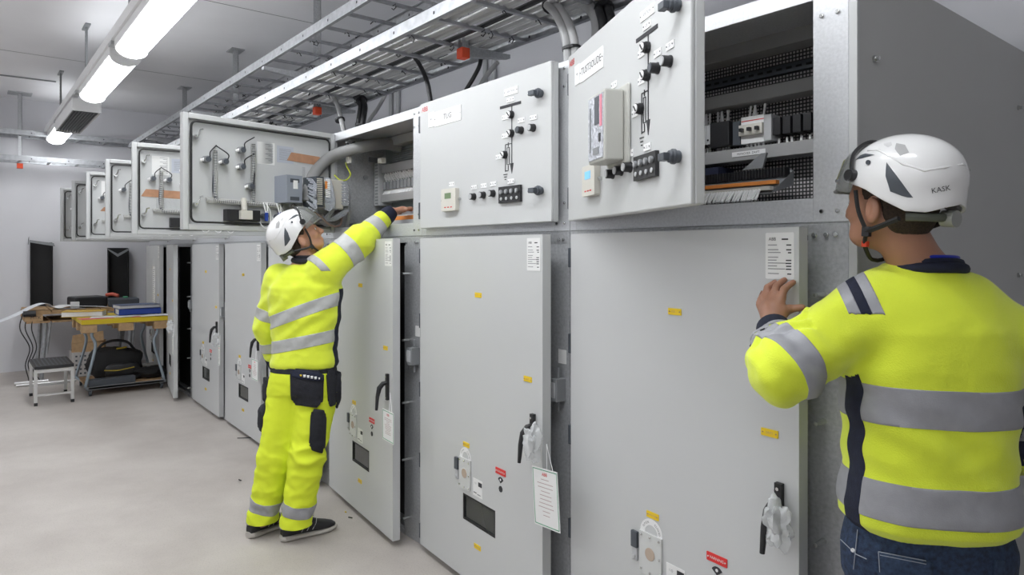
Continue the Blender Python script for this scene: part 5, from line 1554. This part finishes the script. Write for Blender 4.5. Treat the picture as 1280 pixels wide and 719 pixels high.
# right hand, relaxed
wd = pdir(ER, WR); hc = WR+wd*.06
F_.cone(WR, hc, .024, .030, .012, fl=(rR, 1.6))
for i in range(4):
    b = hc+wd*.025+VZ*(.028-.019*i); m_ = b+wd*.035-rR*.008; e_ = m_+wd*.022-rR*.022; F_.cone(b-wd*.03, b, .010, .0095, .006); F_.cone(b, m_, .009, .0085, .004); F_.cone(m_, e_, .0085, .0075, .004)
F_.cone(WR+wd*.02+VZ*.02, WR+wd*.05+VZ*.045-rR*.01, .013, .011, .01); F_.cone(WR+wd*.05+VZ*.045-rR*.01, WR+wd*.08+VZ*.05-rR*.02, .0105, .009, .004)
P, Q = F_.mesh()
worker_r = np_mesh('person', P, Q, SKINR)
tag(worker_r, 'person in white helmet and yellow hi-vis sweater at right, back turned, hand on cabinet door', 'person')
del F_
# jacket
lo, hi = bounds([tR(a, b, .9) for a in (-.25, .25) for b in (-.18, .18)]+[EL, WL, SRr, ER, WR+rR*.04, tR(0, 0, 1.53)], .10)
F_ = Field(lo, hi, .006, .035)
F_.loft(lofts(tR, [(0, 0, .915, .170, .125), (0, 0, .935, .193, .146), (0, 0, .97, .196, .148), (0, 0, 1.05, .184, .138), (0, 0, 1.15, .188, .138), (0, 0, 1.27, .195, .140), (-.005, 0, 1.35, .188, .132), (-.012, .005, 1.41, .150, .112), (-.012, .01, 1.455, .105, .09), (-.008, .012, 1.487, .072, .078)]), rR, fR, .01, 2.4)
F_.cone(tR(-.10, .01, 1.41), SL, .075, .080, .05); F_.cone(tR(.10, .01, 1.405), SRr, .072, .078, .05)
F_.cone(SL, EL, .083, .078, .03); F_.cone(EL, EL.lerp(WL, .50), .076, .056, .03)
F_.cone(SRr, ER, .080, .068, .03); F_.cone(ER, ER.lerp(WR, .7), .066, .045, .03)
P, Q = F_.mesh(); del F_
nf1 = cloth_noise(7, seed=1, aniso=(1, 1, 1.7)); nf2 = cloth_noise(16, seed=2)
EB = (rR*.75+VZ*.65).normalized(); SB = (rR*.5-VZ*.85).normalized()
def wr_r(p):
    v = Vector(p); dE = (v-EL).length; k = 1.0+2.2*max(0, 1-dE/.16)
    dz = max(0, 1-abs(v.z-1.0)/.16)*.8; arm = max(0, 1-(v-tR(-.17, 0, 1.27)).length/.15)
    # drag lines running from the armpit down across the back
    x = (v-BR).dot(rR); s = math.sin((v.z*1.0 + x*.62)*62 + 2*noise.noise(v*5))*max(0, 1-abs(v.z-1.08)/.22)*.65
    sl = Vector(EL)-Vector(WL); tt = (v-WL).dot(sl)/sl.length_squared
    cuff = math.sin(tt*34+noise.noise(v*9)*2)*1.1 if 0 < tt < .9 and dE < .3 and (v-WL.lerp(EL, max(0, min(1, tt)))).length < .12 else 0
    el = math.sin((v-EL).dot(EB)*88+3*noise.noise(v*8))*math.exp(-(dE/.13)**2)*1.0 + math.sin((v-SL).dot(SB)*70+2*noise.noise(v*7))*math.exp(-((v-SL.lerp(EL, .35)).length/.12)**2)*.8
    return nf1(p)*(.55+.6*dz+.8*arm)*k*.8 + nf2(p)*.28*k + s + cuff + el
P = wrinkle(P, Q, .0060, wr_r)
def loc(c): v = Vector(c)-BR; return v.dot(rR), v.dot(fR), c[2]
def torso_r(c, pre):
    x, y, z = loc(c); m = .03 if pre else 0
    return abs(x) < .24 and z < 1.33+m and ((Vector(c)-EL).length > .13) and (Vector(c)-SL.lerp(EL, .5)).length > .10 and (x < .222 or z > 1.3) and (Vector(c)-ER).length > .06
aL = pdir(SL, EL); fL_ = pdir(EL, WL)
def seg_test(a, b, rad, far=None):
    def t(c, pre):
        v = Vector(c)-a; d = b-a; k = v.dot(d)/d.length_squared; k2 = max(-.25, min(1.2, k)); return (v-d*k2).length < rad
    return t
zb = lambda z: tR(0, 0, z)
tl = (VZ+rR*.02).normalized()
cuts = [
 (1, [(zb(1.155), tl), (zb(1.235), -tl)], torso_r),
 (2, [(zb(.955), tl), (zb(1.035), -tl)], torso_r),
 (5, [(tR(0, -.065, 1), fR), (tR(0, -.012, 1), -fR)], lambda c, p: torso_r(c, p) and loc(c)[0] < -.10 and c[2] < 1.30),
 (5, [(tR(0, -.045, 1), fR), (tR(0, .018, 1), -fR)], lambda c, p: torso_r(c, p) and loc(c)[0] > .14 and c[2] < 1.30),
 (3, [(SL.lerp(EL, .80), (aL+VZ*.05).normalized()), (SL.lerp(EL, .80)+aL*.062, -(aL+VZ*.05).normalized())], seg_test(SL, EL, .125)),
 (4, [(EL.lerp(WL, .56), fL_), (EL.lerp(WL, .68), -fL_)], seg_test(EL, WL, .10)),
]
sN = (-rR*.86-VZ*.36+fR*.30).normalized()
def shl(c, pre): x, y, z = loc(c); return z > 1.375 and x < -.06 and x > -.28
s0 = tR(-.135, 0, 1.44)
cuts += [(6, [(s0, sN), (s0+sN*.024, -sN)], shl), (7, [(s0+sN*.024, sN), (s0+sN*.046, -sN)], shl), (6, [(s0+sN*.046, sN), (s0+sN*.070, -sN)], shl)]
aR_ = pdir(SRr, ER)
cuts += [(8, [(SRr.lerp(ER, .62), aR_), (SRr.lerp(ER, .62)+aR_*.06, -aR_)], lambda c, p: loc(c)[0] > .205 and 1.0 < c[2] < 1.36)]
bvhR = bvh_of(P, Q)
bm, lay = regions(P, Q, cuts)
jk = region_obj(bm, lay, {0}, 'sweater', HIVIS, worker_r)
region_obj(bm, lay, {1}, 'reflective_band', REFL, jk, .0015); region_obj(bm, lay, {2}, 'reflective_band', REFL, jk, .0015)
region_obj(bm, lay, {3}, 'sleeve_band', REFL, jk, .0015); region_obj(bm, lay, {4}, 'sleeve_band', REFL, jk, .0012)
region_obj(bm, lay, {5}, 'side_panel', NAVY, jk, .001); region_obj(bm, lay, {6}, 'shoulder_tape', REFL, jk, .0012)
region_obj(bm, lay, {7}, 'shoulder_stripe', NAVY, jk, .0015); region_obj(bm, lay, {8}, 'sleeve_band', REFL, jk, .0015)
bm.free()
# cuffs, collar, cord, bracelet-like cord at cuff
m = MB(); c0 = EL.lerp(WL, .60); c1 = EL.lerp(WL, .97); m.tube([c0, c0.lerp(c1, .4), c0.lerp(c1, .9), c1], [.047, .046, .043, .038], 24); m.build('cuff', NAVY, jk, smooth=True)
m = MB(); c0 = ER.lerp(WR, .86); c1 = ER.lerp(WR, 1.02); m.tube([c0, c0.lerp(c1, .5), c1], [.044, .040, .034], 18); m.build('cuff', NAVY, jk, smooth=True)
def ringpts(c, nrm, r1, r2, rt, n=28, z=0): 
    y = nrm.cross(rt).normalized(); return [c + rt*(r1*math.cos(2*math.pi*i/n)) + y*(r2*math.sin(2*math.pi*i/n)) for i in range(n)]
nn = (VZ*1.0+fR*-.12).normalized()
nn = (VZ+fR*.10).normalized()
m = MB(); m.tube(ringpts(tR(0, .006, 1.478), nn, .080, .078, rR), .013, 10, closed=True); m.tube(ringpts(tR(0, .006, 1.492), nn, .074, .072, rR), .008, 8, closed=True); m.build('collar', NAVY, jk, smooth=True)
m = MB(); m.tube(ringpts(tR(-.002, .006, 1.503), (VZ+fR*.08-rR*.04).normalized(), .070, .068, rR), .0045, 8, closed=True); m.build('blue_neck_cord', mat('blue_cord', (.015, .03, .40), .4), worker_r, smooth=True)
m = MB(); q = EL.lerp(WL, .48); X_, Y_, Z_ = basis(fL_)
for i in range(30):
    a = 2*math.pi*i/30; p = q+X_*(.066*math.cos(a))+Y_*(.062*math.sin(a)); p2 = q+X_*(.062*math.cos(a+.15))+Y_*(.062*math.sin(a+.15)); m.mi = i % 2; m.tube([p, p2], .003, 5)
m.build('sleeve_cord', [BLACK, LGREY], jk)
for i, (a, b) in enumerate((((1052, 361), (1063, 372)),)):
    pass
# jeans
lo, hi = bounds([tR(a, b, .05) for a in (-.22, .22) for b in (-.15, .15)]+[tR(0, 0, .97)], .04)
F_ = Field(lo, hi, .007, .03)
F_.loft(lofts(tR, [(0, 0, .80, .178, .115), (0, 0, .86, .182, .122), (0, 0, .93, .175, .118), (0, 0, .97, .165, .11)]), rR, fR, .01, 2.4)
for (a, b, c) in legsR: F_.cone(a+VZ*-.02, b, .098, .075, .03); F_.cone(b, c+VZ*.02, .075, .062, .02)
P, Q = F_.mesh(); P = wrinkle(P, Q, .004, cloth_noise(9, seed=4)); jn = np_mesh('jeans', P, Q, DENIM, worker_r); bj = bvh_of(P, Q); del F_
THREAD = mat('seam_thread', (.30, .33, .38), .8)
for quad in (((1098, 690), (1166, 703), (1166, 760), (1098, 750)), ((1243, 700), (1256, 702), (1254, 760), (1240, 760))):
    q = patch(bj, quad, 'back_pocket', mat('denim_pocket', (.028, .05, .10), .85, 0, .4, 90, bump=.3, bscale=420), jn, .003, .004, 10, 8)
def seam(bv, pp, name, par, r=.0012):
    out = []
    for a, b in zip(pp, pp[1:]):
        for k in range(8):
            x = a[0]+(b[0]-a[0])*k/8; y = a[1]+(b[1]-a[1])*k/8; d = ray(x, y).normalized(); h = bv.ray_cast(CAM, d)
            if h[0] is not None: out.append(h[0]-d*.0045)
    if len(out) > 2: MB().tube(out, r, 5).build(name, THREAD, par)
for pp in (((1098, 690), (1166, 703)), ((1098, 690), (1100, 719)), ((1100, 694), (1166, 707)), ((1048, 672), (1070, 693), (1085, 700)), ((1072, 662), (1066, 719))): seam(bj, pp, 'stitching', jn)
m = MB(); h = bj.ray_cast(CAM, ray(1066, 688).normalized())
if h[0]: m.cyl(h[0], h[0]-ray(1066, 688).normalized()*.006, .005, 10); m.build('rivet', STEEL, jn)
shoe(worker_r, legsR[0][2]-fR*.06, legsR[0][2]+fR*.2); shoe(worker_r, legsR[1][2]-fR*.06, legsR[1][2]+fR*.2)
def hair(c, fr, parent, name='hair'):
    r, f, u = fr; lo, hi = bounds([c], .16); F = Field(lo, hi, .0045, .01)
    F.ell(c+f*-.014+u*.040, fr, (.0785, .100, .092), 0); F.ell(c+f*-.05+u*-.02, fr, (.066, .056, .065), .03)
    F.ell(c+f*.085+u*-.02, fr, (.12, .082, .13), .004, 's')      # clear the face
    F.ell(c+f*-.03+u*-.15, fr, (.14, .16, .085), .01, 's')        # nape line
    for s in (-1, 1): F.ell(c+r*(s*.085)+f*-.010+u*-.020, fr, (.03, .024, .042), .006, 's')
    P, Q = F.mesh(); P = wrinkle(P, Q, .0012, cloth_noise(120, seed=3)); return np_mesh(name, P, Q, HAIR, parent)
hair(HcR, frR, worker_r)
make_helmet(worker_r, HcR-frR[1]*.034+frR[2]*.052, frR, 'KASK')
def eyes(c, fr, parent):
    r, f, u = fr
    for s in (-1, 1):
        m = MB(); p = c+r*(s*.031)+f*.074+u*.003; m.lathe([(.0115*math.sin(R_(a)), -.0115*math.cos(R_(a))) for a in range(0, 181, 15)], p, f, 16)
        m.mi = 1; m.cyl(p+f*.0108, p+f*.0118, .005, 12); m.build('eye', [WHITE, INK], parent, smooth=True)
eyes(HcR, frR, worker_r)

# ================================================================== left worker
rayL = Vector((ray(375, 314).x, ray(375, 314).y, 0)).normalized(); rgtL = Vector((rayL.y, -rayL.x, 0))
fLw = (rayL*math.cos(R_(24))+rgtL*math.sin(R_(24))).normalized(); rLw = Vector((fLw.y, -fLw.x, 0))
PB = U(380, 314, 3.66); PB.z = 0
sh = U(383, 314, 3.66); sh.z = 0
def tL(x, y, z): 
    k = max(0, min(1, (z-.9)/.55)); b = PB.lerp(sh, k); return Vector((b.x, b.y, 0)) + rLw*x + fLw*y + VZ*z
S_R = U(408, 335, 3.62); E_R = U(449, 302, 3.72); W_R = U(489, 265, 3.85)
S_L = U(349, 348, 3.70); E_L = U(333, 408, 3.74); W_L = U(343, 450, 3.80)
def gp(px, py, dp): return U(px, py, dp)
legsL = [(U(361, 492, 3.67), U(344, 572, 3.65), U(328, 650, 3.68)), (U(397, 492, 3.65), U(384, 572, 3.60), U(370, 652, 3.62))]
HcL = U(377, 297, 3.66); frL = head_frame((.30, .954), 33, 0)
tip = U(517, 259, 3.95)
lo, hi = bounds([legsL[0][2], legsL[1][2], PB+rLw*.25, PB-rLw*.25, PB+fLw*.2, PB-fLw*.2, tip, E_L, W_L, HcL+VZ*.12, U(410, 290, 3.66)]); lo.z = 0
F_ = Field(lo, hi, .0048, .03)
body_common(F_, None, legsL, lofts(tL, [(0, 0, .80, .15, .09), (0, 0, .95, .15, .10), (0, 0, 1.1, .14, .09), (0, 0, 1.3, .16, .10), (0, 0, 1.40, .14, .08), (0, 0, 1.45, .08, .06)]),
            [(S_L, E_L, W_L), (S_R, E_R, W_R)], HcL, frL, tL(.0, .0, 1.45), rLw, fLw)
ad = pdir(W_R, tip); pn = VZ
pal = W_R+ad*.075
F_.cone(W_R, pal, .024, .028, .015, fl=(VZ, 1.5))
sd_ = ad.cross(VZ).normalized()
for i, ln in enumerate((.075, .085, .078, .060)):
    b = pal + sd_*(-.03+.020*i) + ad*.012; m1 = b+ad*ln*.5-VZ*.002; e1 = b+ad*ln*.95-VZ*.018
    F_.cone(pal.lerp(b, .3), b, .012, .0105, .008); F_.cone(b, m1, .0100, .0092, .004); F_.cone(m1, e1, .0092, .008, .004)
F_.cone(W_R+ad*.02-sd_*.012, W_R+ad*.055-sd_*.04-VZ*.012, .015, .012, .01); F_.cone(W_R+ad*.055-sd_*.04-VZ*.012, W_R+ad*.095-sd_*.05-VZ*.022, .0115, .009, .004)
wd = pdir(E_L, W_L); hc = W_L+wd*.06
F_.cone(W_L, hc, .024, .030, .012, fl=(fLw, 1.5))
for i in range(4):
    b = hc+wd*.025+rLw*(.028-.019*i); m1 = b+wd*.035+fLw*.008; e1 = m1+wd*.02+fLw*.022; F_.cone(hc, b, .012, .010, .006); F_.cone(b, m1, .0095, .009, .004); F_.cone(m1, e1, .009, .008, .004)
F_.cone(W_L+wd*.02+rLw*.02, W_L+wd*.055+rLw*.045, .014, .011, .01); F_.cone(W_L+wd*.055+rLw*.045, W_L+wd*.085+rLw*.04+fLw*.01, .011, .009, .004)
P, Q = F_.mesh(); del F_
worker_l = np_mesh('person', P, Q, SKINL)
tag(worker_l, 'person in white helmet and full yellow hi-vis workwear reaching up into an open cabinet', 'person')
# jacket
lo, hi = bounds([tL(a, b, .9) for a in (-.25, .25) for b in (-.18, .18)]+[E_L, W_L, S_R, E_R, W_R, tL(0, 0, 1.5)], .10)
F_ = Field(lo, hi, .0075, .035)
F_.loft(lofts(tL, [(0, 0, .905, .172, .120), (0, 0, .93, .178, .125), (0, 0, 1.0, .165, .118), (0, 0, 1.1, .172, .122), (0, 0, 1.22, .188, .130), (0, 0, 1.33, .19, .13), (.005, .005, 1.39, .155, .11), (.01, .01, 1.44, .10, .085), (.01, .012, 1.465, .068, .07)]), rLw, fLw, .01, 2.4)
F_.cone(tL(.08, .01, 1.385), S_R, .075, .085, .05); F_.cone(tL(-.09, .01, 1.36), S_L, .072, .070, .05)
F_.cone(S_R, E_R, .088, .080, .04); F_.cone(E_R, E_R.lerp(W_R, .70), .078, .052, .03)
F_.cone(S_L, E_L, .075, .066, .03); F_.cone(E_L, E_L.lerp(W_L, .8), .064, .048, .03)
P, Q = F_.mesh(); del F_
n1 = cloth_noise(8, seed=11, aniso=(1, 1, 1.6)); n2 = cloth_noise(18, seed=12)
def wr_l(p):
    v = Vector(p); x = (v-PB).dot(rLw); s = math.sin((v.z-x*.9)*58+2*noise.noise(v*6))*max(0, 1-abs(v.z-1.2)/.3)*.55
    k = 1+1.6*max(0, 1-(v-E_R).length/.15)+1.2*max(0, 1-(v-E_L).length/.15)+1.2*max(0, 1-(v-W_L).length/.12)
    return n1(p)*.8*k+n2(p)*.3*k+s
P = wrinkle(P, Q, .0075, wr_l)
def locl(c): v = Vector(c)-PB; return v.dot(rLw), v.dot(fLw), c[2]
def tors_l(c, pre):
    x, y, z = locl(c); d = (Vector(c)-S_L.lerp(E_L, .75)).length
    return z < 1.34 and x > -.165+.0*z and x < .30 and not seg_test(E_L, W_L, .072)(c, pre) and not seg_test(S_R, E_R, .10)(c, pre) and not seg_test(S_L, E_L, .066)(c, pre)
t1 = (VZ-rLw*.36).normalized(); t2 = (VZ-rLw*.20).normalized()
aRl, aRf, aLl, aLf = pdir(S_R, E_R), pdir(E_R, W_R), pdir(S_L, E_L), pdir(E_L, W_L)
cuts = [
 (1, [(tL(0, 0, 1.165), t1), (tL(0, 0, 1.235), -t1)], tors_l), (1, [(tL(0, 0, 1.010), t2), (tL(0, 0, 1.075), -t2)], tors_l),
 (2, [(S_R.lerp(E_R, .48), aRl), (S_R.lerp(E_R, .48)+aRl*.075, -aRl)], seg_test(S_R, E_R, .13)),
 (3, [(E_R.lerp(W_R, .38), aRf), (E_R.lerp(W_R, .38)+aRf*.06, -aRf)], seg_test(E_R, W_R, .11)),
 (4, [(S_L.lerp(E_L, .62), aLl), (S_L.lerp(E_L, .62)+aLl*.06, -aLl)], lambda c, p: seg_test(S_L, E_L, .085)(c, p) and not tors_l(c, p)),
 (6, [(E_L.lerp(W_L, .42), aLf), (E_L.lerp(W_L, .42)+aLf*.055, -aLf)], seg_test(E_L, W_L, .085)),
 (5, [(tL(0, -.02, 1), fLw), (tL(0, .05, 1), -fLw)], lambda c, p: locl(c)[0] > .10 and c[2] < 1.32 and not seg_test(S_R, E_R, .09)(c, p)),
 (7, [(S_R-aRl*.05, aRl), (S_R-aRl*.015, -aRl)], lambda c, p: c[2] > 1.42 and seg_test(S_R, E_R, .12)(c, p)),
]
bm, lay = regions(P, Q, cuts)
jl = region_obj(bm, lay, {0}, 'jacket', HIVIS, worker_l)
region_obj(bm, lay, {1}, 'reflective_band', REFLL, jl, .002)
for i in (2, 3, 4, 6): region_obj(bm, lay, {i}, 'sleeve_band', REFLL, jl, .002)
region_obj(bm, lay, {7}, 'shoulder_tape', REFLL, jl, .002); region_obj(bm, lay, {5}, 'side_panel', NAVY, jl, .0015); bm.free()
m = MB(); c0 = E_R.lerp(W_R, .80); c1 = E_R.lerp(W_R, 1.03); m.tube([c0, c0.lerp(c1, .5), c1], [.050, .047, .038], 18); m.build('cuff', NAVY, jl, smooth=True)
m = MB(); c0 = E_L.lerp(W_L, .95); c1 = E_L.lerp(W_L, 1.25); m.tube([c0, c0.lerp(c1, .5), c1], [.048, .042, .034], 18); m.build('cuff', NAVY, jl, smooth=True)
m = MB(); nn = (VZ-fLw*.1+rLw*.0).normalized(); m.tube(ringpts(tL(.01, .008, 1.475), nn, .076, .078, rLw), .016, 10, closed=True); m.tube(ringpts(tL(.01, .01, 1.495), nn, .072, .072, rLw), .010, 8, closed=True); m.build('collar', BLKCLOTH, jl, smooth=True)
# trousers
lo, hi = bounds([legsL[0][2], legsL[1][2], legsL[0][1], PB+rLw*.22, PB-rLw*.22, PB+fLw*.18, PB-fLw*.18, tL(0, 0, .93)], .10); lo.z = .03
F_ = Field(lo, hi, .0075, .03)
F_.loft(lofts(tL, [(0, 0, .78, .172, .122), (0, 0, .84, .178, .130), (0, 0, .90, .168, .122), (0, 0, .935, .160, .115)]), rLw, fLw, .01, 2.4)
for (a, b, c) in legsL: F_.cone(a, b, .108, .086, .035); F_.cone(b, c, .088, .078, .02); F_.cone(c, c-VZ*.03, .078, .080, .01)
P, Q = F_.mesh(); del F_
n3 = cloth_noise(9, seed=21, aniso=(1, 1, 1.5))
def wr_t(p):
    v = Vector(p); k = .8+1.2*max(0, 1-abs(v.z-.2)/.2)+.8*max(0, 1-abs(v.z-.48)/.15)
    return n3(p)*k + math.sin(v.z*75+3*noise.noise(v*7))*.35*max(0, 1-abs(v.z-.22)/.25)
P = wrinkle(P, Q, .009, wr_t); P[:, 2] = np.maximum(P[:, 2], .080+.05*np.clip((P[:, 0]-legsL[1][2].x)*0, 0, 1)); bt = bvh_of(P, Q)
cuts = []
for (a, b, c) in legsL:
    d = pdir(b, c); T_ = seg_test(b, c, .13)
    for z in (.205, .075): 
        L_ = (b.z-z)/(b.z-c.z); q = b.lerp(c, L_)
        def tst(cc, pre, b=b, c=c, o=[l for l in legsL if l[0] is not a][0]):
            k = Vector(cc); i1 = (k-Vector((b.lerp(c, min(1.2, max(0, (b.z-k.z)/(b.z-c.z))))))).length; i2 = (k-o[1].lerp(o[2], min(1.2, max(0, (o[1].z-k.z)/(o[1].z-o[2].z))))).length
            return k.z < .36 and i1 < i2
        cuts.append((1 if a is legsL[0][0] else 2, [(q+d*.0, d), (q+d*.062, -d)], tst))
cuts.append((3, [(tL(0, 0, .885), VZ), (tL(0, 0, 1.2), -VZ)], lambda c, p: c[2] > .86))
bm, lay = regions(P, Q, cuts)
tr = region_obj(bm, lay, {0}, 'trousers', HIVIST, worker_l)
region_obj(bm, lay, {1}, 'shin_band', REFL, tr, .002); region_obj(bm, lay, {2}, 'shin_band', REFL, tr, .002); region_obj(bm, lay, {3}, 'waistband', BLKCLOTH, tr, .001); bm.free()
for quad, nm in ((((363, 460), (405, 464), (403, 510), (364, 506)), 'back_pocket'), (((333, 462), (353, 462), (352, 494), (331, 500)), 'holster_pocket'),
             (((408, 462), (419, 464), (420, 505), (411, 509)), 'holster_pocket'), (((389, 511), (408, 513), (405, 568), (386, 561)), 'knee_pocket')):
    patch(bt, quad, nm, BLKCLOTH, tr, .008, .014, 12, 14, .35)
patch(bt, ((363, 462), (405, 466), (405, 478), (363, 472)), 'pocket_flap', NAVY, tr, .018, .006, 10, 4, .2)
for i in range(6):
    x = 376+i*4.6; y = 469.5+i*.75; s = 1.7 if 0 < i < 5 else 1.1; patch(bt, ((x-s, y-s), (x+s, y-s), (x+s*.8, y+s), (x-s*.8, y+s)), 'pocket_emblem', WHITE if i else YELLOW, tr, .024, .002, 2, 2)
# loose tool pouches hanging at both hips
def pouch(px, py, dp, w_, h_, seed, nm='tool_pouch'):
    p = U(px, py, dp); return blob(nm, None, None, p-VZ*h_, (w_, .03, h_), BLKCLOTH, seed, .25, worker_l, sq=3)
pouch(418, 487, 3.66, .045, .10, 31); pouch(331, 526, 3.66, .042, .08, 32); pouch(336, 490, 3.68, .035, .07, 33)
m = MB(); a = U(338, 485, 3.66); b = U(335, 512, 3.66); m.tube([a, b], .022, 8); m.build('pouch_strap', BLKCLOTH, worker_l, smooth=True)
hR, toR = WZ(356, 673, .01), WZ(409, 664, .01); hL_, toL = WZ(316, 668, .01), WZ(347, 652, .01)
shoe(worker_l, WZ(352, 677, 0), WZ(403, 664, 0)); shoe(worker_l, WZ(311, 673, 0), WZ(341, 661, 0))
hair(HcL, frL, worker_l); eyes(HcL, frL, worker_l)
make_helmet(worker_l, HcL-frL[1]*.024+frL[2]*.050, head_frame((.30, .954), 36), 'KASK', full=True)
